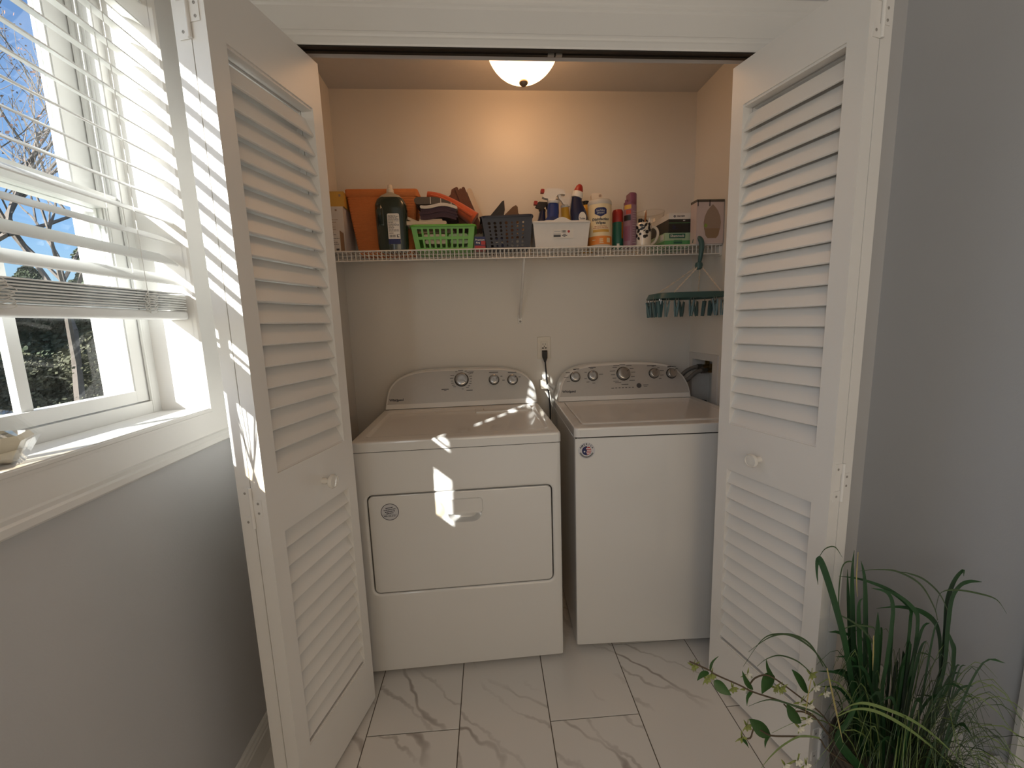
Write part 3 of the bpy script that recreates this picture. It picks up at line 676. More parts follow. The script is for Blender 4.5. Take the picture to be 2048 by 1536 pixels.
for a in rows:
    a = math.radians(a); b = bx(-0.0014, 0.0014, -0.0009, -0.0005, -0.003, 0.003)
    for v in b.verts:
        x, z = v.co.x, v.co.z; c, s_ = math.cos(a + PI / 2), math.sin(a + PI / 2); v.co = Vector((x * c - z * s_ + 0.0245 * math.cos(a), v.co.y, x * s_ + z * c + 0.0245 * math.sin(a))) + sc_
    bm = join([bm, b])
obj('fine_print', bm, MT['print'], stk, smooth=0)['kind'] = 'stuff'
for xx, yy in ((0.045, 0.05), (WW - 0.05, 0.05), (0.045, 0.6), (WW - 0.05, 0.6)):
    obj('foot', lathe(NB(), [(0.020, 0.0), (0.020, 0.006), (0.012, 0.009), (0.008, 0.010), (0.008, 0.024)], 14, (xx, yy, 0)), MT['black'], Wm, smooth=40)

# ------------------------------------------------------------------ valve box with hoses, outlet, cord
t = thing('valve_box', 'white recessed washer valve box in the right closet wall', 'valve box', (XR, 1.98, 0.9))
def rel(bm, v): bmesh.ops.translate(bm, verts=bm.verts, vec=(-v[0], -v[1], -v[2])); return bm
VB = (XR, 1.98, 0.9)
MT['boxp'] = mat('valve_box_plastic', (0.62, 0.60, 0.57), 0.4)
o_ = (1.843, 2.108, 0.712, 1.119)
fr = loops(NB(), [[(XR + x, a, b) for a, b in ((y0, z0), (y1, z0), (y1, z1), (y0, z1))] for x, y0, y1, z0, z1 in ((-0.0002, *o_), (-0.006, o_[0] + 0.002, o_[1] - 0.002, o_[2] + 0.002, o_[3] - 0.002), (-0.006, by0 + 0.001, by1 - 0.001, bz0 + 0.001, bz1 - 0.001), (0.09, by0 + 0.002, by1 - 0.002, bz0 + 0.002, bz1 - 0.002))], False, True)
obj('box_frame', rel(fr, VB), MT['boxp'], t, smooth=30)
MT['brass'] = mat('brass_valve', (0.35, 0.25, 0.11), 0.35, metal=1.0)
for yy, zz in ((2.03, 1.045), (1.985, 1.03)):
    v = obj('valve', rel(tube(NB(), [(XR + 0.085, yy, zz), (XR + 0.02, yy, zz)], [0.013, 0.011], 12), VB), MT['brass'], t, smooth=40)
    obj('valve_handle', rel(bx(XR + 0.04, XR + 0.062, yy - 0.004, yy + 0.004, zz + 0.010, zz + 0.034), VB), MT['brass'], v, bevel=0.002)
MT['hose'] = mat('grey_hose', (0.14, 0.13, 0.12), 0.45, var=0.1); MT['hoseb'] = mat('black_hose', (0.015, 0.015, 0.017), 0.4)
for i, (yy, zz) in enumerate(((2.03, 1.045), (1.985, 1.03))):
    h = thing('supply_hose', ('upper ' if i == 0 else 'lower ') + 'grey washer hose curving out of the valve box', 'hose', (XR, yy, zz), group=None)
    P = smooth_path([(0.022, 0, 0), (-0.02, 0.004, -0.003), (-0.065, 0.012 - 0.01 * i, -0.03 - 0.005 * i), (-0.10, 0.03 + 0.02 * i, -0.09), (-0.115, 0.05 + 0.035 * i, -0.17)], 6)
    obj('hose', tube(NB(), P, 0.0105, 12), MT['hose'], h, smooth=50)
    obj('coupling', tube(NB(), [(0.024, 0, 0), (-0.004, 0.0, 0)], 0.0145, 8), MT['steel'], h, smooth=30)
h = thing('drain_hose', 'thick black drain hose bent into the valve box bottom', 'hose', (XR, 1.955, 0.80))
obj('hose', tube(NB(), smooth_path([(0.06, 0.0, -0.045), (0.055, 0, 0.01), (0.03, 0.002, 0.045), (-0.02, 0.004, 0.042), (-0.055, 0.012, 0.0), (-0.066, 0.03, -0.06), (-0.062, 0.06, -0.14)], 6), 0.0155, 12), MT['hoseb'], h, smooth=50)
obj('clamp', bx(-0.014, 0.006, -0.012, 0.020, 0.050, 0.085), MT['hoseb'], h, bevel=0.004)

MT['plate'] = mat('outlet_plastic', (0.76, 0.71, 0.62), 0.35, var=0.01)
OX, OZ = 0.3333, 1.167
t = thing('wall_outlet', 'almond coloured wall outlet with test buttons above the cord plug', 'outlet', (OX, YB, OZ))
pb = loops(NB(), [XZ(rr(-0.035, 0.035, -0.0572, 0.0572, 0.003, 3), 0), XZ(rr(-0.035, 0.035, -0.0572, 0.0572, 0.003, 3), -0.004), XZ(rr(-0.0325, 0.0325, -0.0547, 0.0547, 0.003, 3), -0.006), XZ(rr(-0.0172, 0.0172, -0.0345, 0.0345, 0.002, 3), -0.006), XZ(rr(-0.0172, 0.0172, -0.0345, 0.0345, 0.002, 3), -0.0035)])
obj('cover_plate', pb, MT['plate'], t, smooth=30)
rc = obj('receptacle', loops(NB(), [XZ(rr(-0.0162, 0.0162, -0.0335, 0.0335, 0.002, 3), -0.003), XZ(rr(-0.0162, 0.0162, -0.0335, 0.0335, 0.002, 3), -0.0075)]), MT['plate'], t, smooth=30)
for zz in (0.019,):
    for xx, hh in ((-0.0065, 0.0045), (0.0065, 0.0035)): obj('slot', bx(xx - 0.0011, xx + 0.0011, -0.008, -0.0074, zz - hh, zz + hh), MT['gap'], rc, smooth=0)
    obj('slot', lathe(NB(), [(0.0026, 0), (0.0026, 0.0006)], 10, mtx=Matrix.Rotation(PI / 2, 3, 'X'), center=(0, -0.0074, zz - 0.011)), MT['gap'], rc, smooth=0)
for xx in (-0.007, 0.007): obj('test_button', bx(xx - 0.005, xx + 0.005, -0.009, -0.0074, -0.003, 0.002), MT['print'] if False else MT['gap'], rc, bevel=0.0005)
c = thing('power_cord', 'black power cord hanging from the plug down between both machines', 'cord', (OX, YB - 0.008, OZ - 0.02))
obj('plug', loops(NB(), [[(x * s, y, z) for x, y, z in ((-0.013, a, b), (0.013, a, b), (0.013, a2, b2), (-0.013, a2, b2))] for s, a, b, a2, b2 in ((1.0, 0.0, 0.008, 0.0, -0.022), (1.0, -0.016, 0.006, -0.016, -0.03), (0.75, -0.03, 0.0, -0.02, -0.036), (0.35, -0.026, -0.045, -0.018, -0.052))]), MT['black'], c, smooth=40, bevel=0.0025)
obj('cable', tube(NB(), smooth_path([(0, -0.022, -0.042), (0.002, -0.022, -0.08), (0.008, -0.018, -0.16), (0.018, -0.02, -0.24), (0.020, -0.03, -0.32), (0.012, -0.05, -0.42), (0.006, -0.06, -0.8)], 6), 0.0038, 8), MT['black'], c, smooth=60)
t = thing('cable_box', 'small white plastic box with hanging tag behind the black cord', 'box', (0.327, YB, 0.985))
obj('body', bx(-0.020, 0.016, -0.026, 0, -0.028, 0.018), MT['plate'], t, bevel=0.003)
obj('plug_top', bx(-0.010, 0.006, -0.03, -0.01, 0.018, 0.045), MT['white'], t, bevel=0.003)
pg = prism(NB(), [(0.004, -0.02), (0.024, 0.008), (0.058, -0.016), (0.040, -0.048)], 'y', -0.0345, -0.0337)
obj('paper_tag', pg, MT['paperw'], t, smooth=0)
fp = join([bx(0.018 + i * 0.004, 0.020 + i * 0.004, -0.0349, -0.0345, -0.012 - i * 0.004, -0.003 - i * 0.0035) for i in range(7)])
obj('fine_print', fp, MT['print'], t, smooth=0)['kind'] = 'stuff'
# ------------------------------------------------------------------ ceiling light
LX, LY = 0.211, 1.70
t = thing('ceiling_light', 'lit frosted dome flush mount light on the closet ceiling', 'lamp', (LX, LY, ZC))
def domemat():
    m = mat('frosted_dome', (0.9, 0.82, 0.65), 0.35, emis=(1.0, 0.54, 0.25), estr=6.3)
    return m
MT['dome'] = domemat()
pr = [(0.139 * math.cos(a), -0.045 - 0.137 * math.sin(a)) for a in [math.radians(i * 7.5) for i in range(0, 13)]]
obj('glass_dome', lathe(NB(), [(0.136, -0.040)] + pr, 40, cap0=False), MT['dome'], t, smooth=60)
MT['nickel'] = mat('brushed_nickel', (0.30, 0.24, 0.18), 0.35, metal=0.9)
obj('pan', lathe(NB(), [(0.150, 0.0), (0.155, -0.008), (0.152, -0.024), (0.130, -0.026), (0.0, -0.026)], 40), MT['nickel'], t, smooth=40)
for a in (0.5, 2.6, 4.7): obj('clip', bx(0.128, 0.142, -0.006, 0.006, -0.052, -0.02), MT['nickel'], t, rot=(0, 0, a))
obj('finial', lathe(NB(), [(0.013, -0.180), (0.017, -0.184), (0.0165, -0.190), (0.011, -0.196), (0.006, -0.200), (0.0, -0.202)], 20), MT['nickel'], t, smooth=50)
for i, (ax, ay) in enumerate(((0.06, 0.0), (-0.06, 0.0))):
    bd = bpy.data.lights.new('bulb', 'POINT'); bl = bpy.data.objects.new('bulb', bd); COL.objects.link(bl); bl.parent = t
    bd.energy = 0.01; bd.color = (1.0, 0.5, 0.2); bd.shadow_soft_size = 0.02; bl.location = (ax, ay, -0.033)

# ------------------------------------------------------------------ wire shelf
SY, SZ = 1.855, 1.6195
t = thing('wire_shelf', 'white coated wire shelf spanning the closet above both machines', 'shelf', (0.24, SY, SZ))
def srel(bm): return rel(bm, (0.24, SY, SZ))
for nm, y, z, r in (('front_rod', SY - 0.003, SZ - 0.0005, 0.0030), ('front_rod', SY - 0.003, SZ - 0.0405, 0.0030), ('back_rod', YB - 0.012, SZ - 0.003, 0.0028), ('support_rod', SY + 0.085, SZ - 0.0044, 0.0026), ('support_rod', SY + 0.175, SZ - 0.0044, 0.0026)):
    obj(nm, srel(tube(NB(), [(XL + 0.004, y, z), (XR - 0.004, y, z)], r, 8)), MT['wire'], t, smooth=60)
def wire_bm():
    return tube(NB(), [(0, YB - 0.006, SZ), (0, SY + 0.004, SZ), (0, SY, SZ - 0.003), (0, SY, SZ - 0.043)], [0.0017, 0.0017, 0.0021, 0.0021], 6)
w0 = obj('wire', rel(wire_bm(), (0, SY, SZ)), MT['wire'], t, smooth=60, loc=(-0.630 - 0.24, 0, 0))
for i in range(1, 97): copy_part(w0, loc=(-0.630 + i * 0.01805 - 0.24, 0, 0))
bm = NB(); X = 0.2133
tube(bm, [(X, SY + 0.004, SZ - 0.038), (X, SY + 0.012, SZ - 0.052), (X, YB - 0.012, 1.330), (X, YB - 0.004, 1.322)], 0.0058, 8)
obj('support_brace', srel(bm), MT['wire'], t, smooth=50)
ft = obj('brace_foot', srel(bx(X - 0.011, X + 0.011, YB - 0.006, YB, 1.294, 1.340)), MT['wire'], t, bevel=0.002)
obj('screw', srel(lathe(NB(), [(0.0055, 0), (0.0055, 0.002), (0.002, 0.003), (0, 0.003)], 10, mtx=Matrix.Rotation(PI / 2, 3, 'X'), center=(X, YB - 0.006, 1.305))), MT['screw'], ft, smooth=40)
for xx in (-0.55, -0.2, 0.10, 0.36, 0.65, 0.95): obj('wall_clip', srel(bx(xx - 0.006, xx + 0.006, YB - 0.016, YB, SZ - 0.014, SZ + 0.003)), MT['wire'], t, bevel=0.002)
for xx in (XL, XR): obj('end_bracket', srel(bx(min(xx, xx + 0.012 * (1 if xx < 0 else -1)), max(xx, xx + 0.012 * (1 if xx < 0 else -1)), SY - 0.004, SY + 0.03, SZ - 0.05, SZ - 0.008)), MT['wire'], t, bevel=0.002)

# ------------------------------------------------------------------ things on the shelf
ST = SZ + 0.0018          # top of the deck wires
def pm(n, c, r=0.5, **k): MT[n] = mat(n, c, r, **k); return MT[n]
pm('card_yellow', (0.62, 0.36, 0.07), 0.5); pm('card_white', (0.66, 0.62, 0.58), 0.6); pm('card_brown', (0.30, 0.20, 0.12), 0.7)
pm('orange_cloth', (0.62, 0.20, 0.055), 0.75, var=0.12, scale=60, bump=0.6, bscale=160, stretch=(1, 1, 3))
pm('green_plastic', (0.15, 0.46, 0.06), 0.35); pm('navy_plastic', (0.022, 0.027, 0.048), 0.42); pm('white_plastic', (0.74, 0.72, 0.69), 0.4)
pm('jug_liquid', (0.022, 0.036, 0.028), 0.22, coat=0.4); pm('jug_clear', (0.42, 0.38, 0.30), 0.3); pm('cap_cream', (0.72, 0.62, 0.50), 0.4)
pm('towel_cream', (0.68, 0.56, 0.42), 0.9, bump=0.7, bscale=400, sheen=0.3); pm('towel_white', (0.72, 0.66, 0.58), 0.9, bump=0.6, bscale=400); pm('towel_brown', (0.16, 0.075, 0.05), 0.95, bump=0.7, bscale=400, sheen=0.2)
pm('towel_orange', (0.60, 0.115, 0.04), 0.9, bump=0.6, bscale=400, sheen=0.3); pm('towel_purple', (0.075, 0.045, 0.06), 0.95, bump=0.6, bscale=400); pm('towel_grey', (0.13, 0.11, 0.09), 0.95, bump=0.6, bscale=400)
pm('leather_dark', (0.02, 0.014, 0.012), 0.5); pm('leather_brown', (0.14, 0.07, 0.03), 0.55)
pm('blue_bottle', (0.02, 0.045, 0.20), 0.25, coat=0.4); pm('navy_bottle', (0.012, 0.018, 0.06), 0.22, coat=0.4); pm('yellow_bottle', (0.70, 0.40, 0.05), 0.3, coat=0.3)
pm('cream_label', (0.78, 0.66, 0.43), 0.45); pm('orange_label', (0.75, 0.25, 0.04), 0.45); pm('label_white', (0.78, 0.75, 0.70), 0.5); pm('grey_white', (0.56, 0.55, 0.52), 0.45)
pm('can_green', (0.02, 0.13, 0.09), 0.3, coat=0.4); pm('can_purple', (0.25, 0.14, 0.20), 0.35, coat=0.3); pm('cap_purple', (0.22, 0.075, 0.13), 0.35); pm('cap_red', (0.36, 0.028, 0.022), 0.35)
pm('mug_glaze', (0.75, 0.68, 0.57), 0.18, coat=0.6); pm('black_ink', (0.012, 0.012, 0.012), 0.35); pm('pencil_wood', (0.42, 0.16, 0.05), 0.5)
pm('box_black', (0.016, 0.018, 0.018), 0.35, coat=0.3); pm('box_green', (0.10, 0.36, 0.13), 0.4); pm('box_palegreen', (0.40, 0.55, 0.36), 0.4); pm('box_pink', (0.60, 0.50, 0.48), 0.5); pm('box_dark_edge', (0.09, 0.075, 0.06), 0.5)
pm('print_brown', (0.34, 0.25, 0.19), 0.5); pm('print_leaf', (0.25, 0.36, 0.07), 0.5); pm('red_print', (0.42, 0.06, 0.04), 0.5); pm('light_print', (0.55, 0.55, 0.55), 0.5)
MT['clear'] = glassmat('clear_glass', (0.985, 0.985, 0.98), 0.02)

def lines(parent, rows, y, m, name='fine_print'):
    o = obj(name, join([bx(a, b, y - 0.0004, y, z - h / 2, z + h / 2) for a, b, z, h in rows]), m, parent, smooth=0); o['kind'] = 'stuff'; return o
def para(x0, x1, z0, z1, n, h=0.0015, fill=0.75):
    rows = []
    for i in range(n):
        z = z0 + (z1 - z0) * (i + 0.5) / n; x = x0
        while x < x1 - 0.002:
            w_ = random.uniform(0.004, 0.012); rows.append((x, min(x + w_, x1), z, h)); x += w_ + 0.0015
            if random.random() > fill: break
    return rows

def carton(name, label, x0, x1, y0, y1, h, m, z=ST, group=None, rz=0):
    cx, cy = (x0 + x1) / 2, (y0 + y1) / 2
    t = thing(name, label, 'box', (cx, cy, z), rz, group)
    obj('carton', bx(x0 - cx, x1 - cx, y0 - cy, y1 - cy, 0, h), m, t, bevel=0.0012)
    return t, cx, cy
# cartons at the left end
t, cx, cy = carton('tall_carton', 'tall white carton under the yellow box at left shelf end', -0.630, -0.563, 1.93, 2.08, 0.200, MT['card_white'])
lines(t, para(-0.020, 0.028, 0.05, 0.075, 5) + para(-0.02, 0.02, 0.10, 0.15, 5, 0.002) + [(0.0, 0.008, 0.185, 0.008)], 1.93 - cy, MT['print_brown'])
t, cx, cy = carton('yellow_box', 'small yellow box on top of the tall white carton', -0.622, -0.556, 1.935, 2.06, 0.062, MT['card_yellow'], z=ST + 0.2005)
lines(t, [(0.012, 0.02, 0.046, 0.01), (-0.03, -0.027, 0.04, 0.01)], 1.935 - cy, MT['print_brown'])
obj('flap', bx(-0.033, 0.033, -0.0631, -0.0625, 0.060, 0.0622), MT['card_yellow'], t)
t, cx, cy = carton('small_carton', 'small printed carton with brown side in front of the tall carton', -0.612, -0.567, 1.872, 1.925, 0.088, MT['card_white'])
lines(t, para(-0.010, 0.02, 0.02, 0.082, 8, 0.002) + [(0.004, 0.016, 0.010, 0.008)], 1.872 - cy, MT['print'])
obj('side_panel', bx(0.0222, 0.0232, -0.026, 0.026, 0.001, 0.087), MT['card_brown'], t, smooth=0)

# orange fabric bin (tapered, open, with side handles)
t = thing('storage_bin', 'tapered orange woven storage bin behind the green jug', 'bin', (-0.40, 2.03, ST))
H_ = 0.278
def ringpts(w0, d0, z, r=0.012): return XY(rr(-w0, w0, -d0, d0, r, 4), z)
ls = [ringpts(0.118, 0.050, 0.002), ringpts(0.118, 0.050, 0.0), ringpts(0.124, 0.054, 0.02), ringpts(0.142, 0.062, H_ * 0.55), ringpts(0.155, 0.068, H_ - 0.004), ringpts(0.155, 0.068, H_), ringpts(0.148, 0.061, H_), ringpts(0.118, 0.047, 0.010)]
obj('basket_body', loops(NB(), ls), MT['orange_cloth'], t, smooth=45)
obj('rim_band', loops(NB(), [ringpts(0.1535, 0.0675, H_ - 0.030), ringpts(0.1565, 0.0695, H_ - 0.028), ringpts(0.158, 0.071, H_ - 0.001), ringpts(0.156, 0.069, H_ + 0.002), ringpts(0.1545, 0.0665, H_ + 0.001), ringpts(0.1525, 0.066, H_ - 0.028)], False, False), MT['orange_cloth'], t, smooth=45)
hs = prism(NB(), rr(-0.021, 0.029, 0.182, 0.232, 0.006, 3), 'y', -0.0720, -0.0625)
obj('handle_slot', hs, MT['gap'], t, smooth=30)
bm = NB()
for i in range(22):
    z = 0.03 + i * 0.0105; w_ = 0.124 + (0.155 - 0.124) * z / H_; dpt = 0.0535 + (0.068 - 0.0535) * z / H_
    x = -w_ + 0.004
    while x < w_ - 0.02:
        l_ = random.uniform(0.012, 0.05); 
        if not (0.17 < z < 0.24 and -0.03 < x + l_ and x < 0.03): box(bm, x, min(x + l_, w_ - 0.006), -dpt - 0.0016, -dpt + 0.002, z, z + 0.0042)
        x += l_ + random.uniform(0.004, 0.02)
o = obj('weave', bm, MT['orange_cloth'], t, bevel=0.0); o['kind'] = 'stuff'
obj('handle_tab', tube(NB(), smooth_path([(-0.035, 0.06, H_ - 0.01), (-0.03, 0.055, H_ + 0.02), (-0.015, 0.05, H_ + 0.024), (-0.01, 0.05, H_ - 0.01)], 4), 0.004, 6), MT['black'], t, smooth=50)

# green jug
def superloop(w_, d_, z, n=28, p=3.2, cx=0):
    out = []
    for i in range(n):
        a = 2 * PI * i / n; c, s = math.cos(a), math.sin(a)
        out.append((cx + w_ * math.copysign(abs(c) ** (2 / p), c), d_ * math.copysign(abs(s) ** (2 / p), s), z))
    return out
t = thing('detergent_jug', 'large dark green cleaner jug with hollow handle and white label', 'jug', (-0.352, 1.91, ST))
ls = [superloop(0.052, 0.034, 0.0), superloop(0.060, 0.041, 0.004), superloop(0.0635, 0.0435, 0.02), superloop(0.0655, 0.044, 0.10), superloop(0.068, 0.044, 0.17), superloop(0.066, 0.043, 0.195), superloop(0.058, 0.038, 0.215), superloop(0.050, 0.034, 0.222)]
jb = obj('body', loops(NB(), ls), MT['jug_liquid'], t, smooth=60)
cut = NB(); prism(cut, [(x - 0.047, z + 0.153) for x, z in rr(-0.0115, 0.0115, -0.034, 0.034, 0.0112, 5)], 'y', -0.1, 0.1)
cme = bpy.data.meshes.new('cut'); cut.to_mesh(cme); cut.free(); co_ = bpy.data.objects.new('cut', cme); COL.objects.link(co_); co_.matrix_world = Matrix.Translation((-0.352, 1.91, ST))
md = jb.modifiers.new('b', 'BOOLEAN'); md.object = co_; md.operation = 'DIFFERENCE'
bpy.context.view_layer.update(); dg = bpy.context.evaluated_depsgraph_get(); nm = bpy.data.meshes.new_from_object(jb.evaluated_get(dg))
jb.modifiers.clear(); jb.data = nm; bpy.data.objects.remove(co_); nm.set_sharp_from_angle(angle=math.radians(40))
ls = [superloop(0.0502, 0.0342, 0.2215), superloop(0.040, 0.030, 0.233, p=2.4), superloop(0.020, 0.018, 0.243, p=2), superloop(0.0135, 0.0135, 0.248, p=2)]
obj('shoulder', loops(NB(), ls), MT['jug_clear'], t, smooth=60)
obj('cap', lathe(NB(), [(0.0155, 0.246), (0.0160, 0.248), (0.0150, 0.260), (0.0105, 0.263), (0.0100, 0.276), (0.0085, 0.279), (0, 0.279)], 20), MT['cap_cream'], t, smooth=40)
lb = obj('label', loops(NB(), [XZ(rr(-0.012, 0.038, 0.030, 0.152, 0.006, 4), y) for y in (-0.0435, -0.0452)]), MT['label_white'], t, smooth=30)
obj('label_band', bx(-0.012, 0.038, -0.0457, -0.045, 0.027, 0.048), MT['navy'], lb, smooth=0)
lines(lb, para(-0.009, 0.035, 0.078, 0.146, 15, 0.0017, 0.9) + [(-0.006 + i * 0.0022, -0.006 + i * 0.0022 + random.choice((0.0008, 0.0013)), 0.060, 0.010) for i in range(11)] + [(0.024, 0.033, 0.056, 0.003), (0.024, 0.027, 0.062, 0.009), (0.031, 0.034, 0.066, 0.004), (-0.008, 0.01, 0.072, 0.002)], -0.0452, MT['print'])

# plastic baskets with cut-out walls
def wall_strip(P0, P1, P2, P3, holes, th, m, name, parent):
    """quad wall P0-P1 bottom, P3-P2 top, in (u,v) 0..1; holes = list of (u0,u1,v0,v1); built as a grid with the holes left out"""
    us = sorted({0, 1} | {h[0] for h in holes} | {h[1] for h in holes}); vs_ = sorted({0, 1} | {h[2] for h in holes} | {h[3] for h in holes})
    P = [Vector(p) for p in (P0, P1, P2, P3)]
    def pt(u, v): return (P[0] * (1 - u) + P[1] * u) * (1 - v) + (P[3] * (1 - u) + P[2] * u) * v
    n = (P[1] - P[0]).cross(P[3] - P[0]).normalized() * th; bm = NB(); vv = {}
    def V(u, v, k):
        key = (u, v, k)
        if key not in vv: vv[key] = bm.verts.new(pt(u, v) + n * k)
        return vv[key]
    def solid(i, j):
        if i < 0 or j < 0 or i >= len(us) - 1 or j >= len(vs_) - 1: return False
        u, v = (us[i] + us[i + 1]) / 2, (vs_[j] + vs_[j + 1]) / 2
        return not any(h[0] < u < h[1] and h[2] < v < h[3] for h in holes)
    for i in range(len(us) - 1):
        for j in range(len(vs_) - 1):
            if not solid(i, j): continue
            a, b, c, d = us[i], us[i + 1], vs_[j], vs_[j + 1]
            bm.faces.new((V(a, c, 0), V(b, c, 0), V(b, d, 0), V(a, d, 0))); bm.faces.new((V(a, c, 1), V(a, d, 1), V(b, d, 1), V(b, c, 1)))
            for (p, q, s) in (((a, c), (b, c), (i, j - 1)), ((b, c), (b, d), (i + 1, j)), ((b, d), (a, d), (i, j + 1)), ((a, d), (a, c), (i - 1, j))):
                if not solid(*s): bm.faces.new((V(*p, 0), V(*p, 1), V(*q, 1), V(*q, 0)))
    return obj(name, bm, m, parent, smooth=0)
def basket(name, label, c, wb, wt, db, dt, h, m, holes_f, holes_s, rimw, rx=0, ry=0):
    t = thing(name, label, 'basket', c)
    t.rotation_euler = (0, ry, 0)
    B4 = [(-wb, -db, 0), (wb, -db, 0), (wb, db, 0), (-wb, db, 0)]; T4 = [(-wt, -dt, h), (wt, -dt, h), (wt, dt, h), (-wt, dt, h)]
    for i in range(4):
        j = (i + 1) % 4
        wall_strip(B4[i], B4[j], T4[j], T4[i], holes_f if i % 2 == 0 else holes_s, -0.0022, m, 'side_wall', t)
    obj('base', loops(NB(), [XY(rr(-wb, wb, -db, db, 0.004, 3), z) for z in (0.0005, 0.003)]), m, t, smooth=0)
    obj('rim', loops(NB(), [XY(rr(-wt - a, wt + a, -dt - a, dt + a, 0.02 + a, 5), z) for a, z in ((-0.002, h - 0.003), (rimw * 0.8, h - 0.006), (rimw, h - 0.002), (rimw * 0.7, h + 0.003), (0.0, h + 0.004), (-0.003, h + 0.001))], False, False), m, t, smooth=50)
    return t
hf = []
for i in range(9):
    u = 0.085 + i * 0.095
    hf += [(u, u + 0.062, 0.56, 0.86), (u, u + 0.062, 0.12, 0.45)]
hs_ = [(0.12 + i * 0.16, 0.12 + i * 0.16 + 0.1, a, b) for i in range(5) for a, b in ((0.56, 0.86), (0.12, 0.45))]
basket('green_basket', 'bright green slotted plastic basket piled with folded towels', (-0.133, 1.965, ST), 0.122, 0.137, 0.075, 0.088, 0.104, MT['green_plastic'], hf, hs_, 0.008)
hf = []
rs = random.Random(3)
for i in range(7):
    for j in range(7):
        u = 0.13 + i * 0.115; v = 0.10 + j * 0.115; r = rs.choice((0.028, 0.034, 0.040)); hf.append((u - r, u + r, v - r * 1.35, v + r * 1.35))
# round holes: octagonal cut-outs would need a finer grid, so every hole is a small lathe-cut ring below
def round_hole_wall(P0, P1, P2, P3, holes, th, m, name, parent):
    P = [Vector(p) for p in (P0, P1, P2, P3)]
    def pt(u, v): return (P[0] * (1 - u) + P[1] * u) * (1 - v) + (P[3] * (1 - u) + P[2] * u) * v
    W_ = ((P[1] - P[0]).length + (P[2] - P[3]).length) / 2; Hh = (P[3] - P[0]).length
    n = (P[1] - P[0]).cross(P[3] - P[0]).normalized() * th; bm = NB(); cells = {}
    us = [0.05 + 0.115 * i for i in range(9)]; us = [0.0] + [0.0725 + 0.115 * i for i in range(8)] + [1.0]; vs_ = [0.0] + [0.0425 + 0.115 * i for i in range(8)] + [1.0]
    K = 8
    for i in range(len(us) - 1):
        for j in range(len(vs_) - 1):
            a, b, c, d = us[i], us[i + 1], vs_[j], vs_[j + 1]; cu, cv = (a + b) / 2, (c + d) / 2
            r = holes.get((i, j)); q = []
            sq = [(b, cv), (b, d), (cu, d), (a, d), (a, cv), (a, c), (cu, c), (b, c)]
            if r:
                rg = [(cu + r / W_ * math.cos(2 * PI * k / K), cv + r / Hh * math.sin(2 * PI * k / K)) for k in range(K)]
                loops(bm, [[pt(*p) for p in sq], [pt(*p) for p in rg], [pt(*p) + n for p in rg], [pt(*p) + n for p in sq]], False, False)
            else:
                f = [bm.verts.new(pt(*p)) for p in ((a, c), (b, c), (b, d), (a, d))]; bm.faces.new(f)
                f = [bm.verts.new(pt(*p) + n) for p in ((a, c), (a, d), (b, d), (b, c))]; bm.faces.new(f)
    bmesh.ops.remove_doubles(bm, verts=bm.verts, dist=1e-5)
    return obj(name, bm, m, parent, smooth=0)
_ws = wall_strip
def wall_strip(P0, P1, P2, P3, holes, th, m, name, parent):
    if isinstance(holes, dict): return round_hole_wall(P0, P1, P2, P3, holes, th, m, name, parent)
    return _ws(P0, P1, P2, P3, holes, th, m, name, parent)
hd = {(i, j): rs.choice((0.0042, 0.0052, 0.0062, 0.0068)) for i in range(1, 8) for j in range(1, 8)}
nb_ = basket('navy_basket', 'navy plastic basket with round holes holding a black mask', (0.150, 1.965, ST + 0.0045), 0.096, 0.112, 0.070, 0.084, 0.136, MT['navy_plastic'], hd, [(0.3, 0.7, 0.62, 0.86)], 0.006, ry=-math.radians(1.6))
t = basket('white_basket', 'white plastic basket with a barcode label and arched rim', (0.387, 1.965, ST), 0.116, 0.128, 0.072, 0.084, 0.113, MT['white_plastic'], [], [], 0.007)
bump_ = [(-0.055 + 0.11 * i / 16, 0.1135 + 0.018 * (0.5 - 0.5 * math.cos(2 * PI * i / 16))) for i in range(17)]
obj('rim_arch', prism(NB(), [(x, z) for x, z in bump_] + [(0.055, 0.108), (-0.055, 0.108)], 'y', -0.0885, -0.0825), MT['white_plastic'], t, smooth=40)
lb = obj('label', bx(-0.038, 0.052, -0.0006, 0.0006, 0.043, 0.081), MT['label_white'], t, smooth=0)
lb.location = (0, -0.0750, 0); lb.rotation_euler = (math.atan2(0.012, 0.113), 0, 0)
lines(lb, [(-0.034, -0.006, 0.072, 0.0042), (-0.037, -0.005, 0.061, 0.006)], -0.0007, MT['light_print'], 'label_print')
lines(lb, [(-0.037, -0.005, 0.053, 0.009)] + [(-0.001 + i * 0.0021, -0.001 + i * 0.0021 + random.choice((0.0008, 0.0014)), 0.072, 0.010) for i in range(10)] + [(0.006, 0.018, 0.060, 0.003), (0.000, 0.024, 0.055, 0.003), (0.007, 0.016, 0.050, 0.003)], -0.0007, MT['print'])
bm = lathe(NB(), [(0.0055, 0), (0.0055, 0.0005)], 20, mtx=Matrix.Rotation(PI / 2, 3, 'X'), center=(0.031, -0.0007, 0.0715)); obj('label_seal', bm, MT['red'], lb, smooth=0)

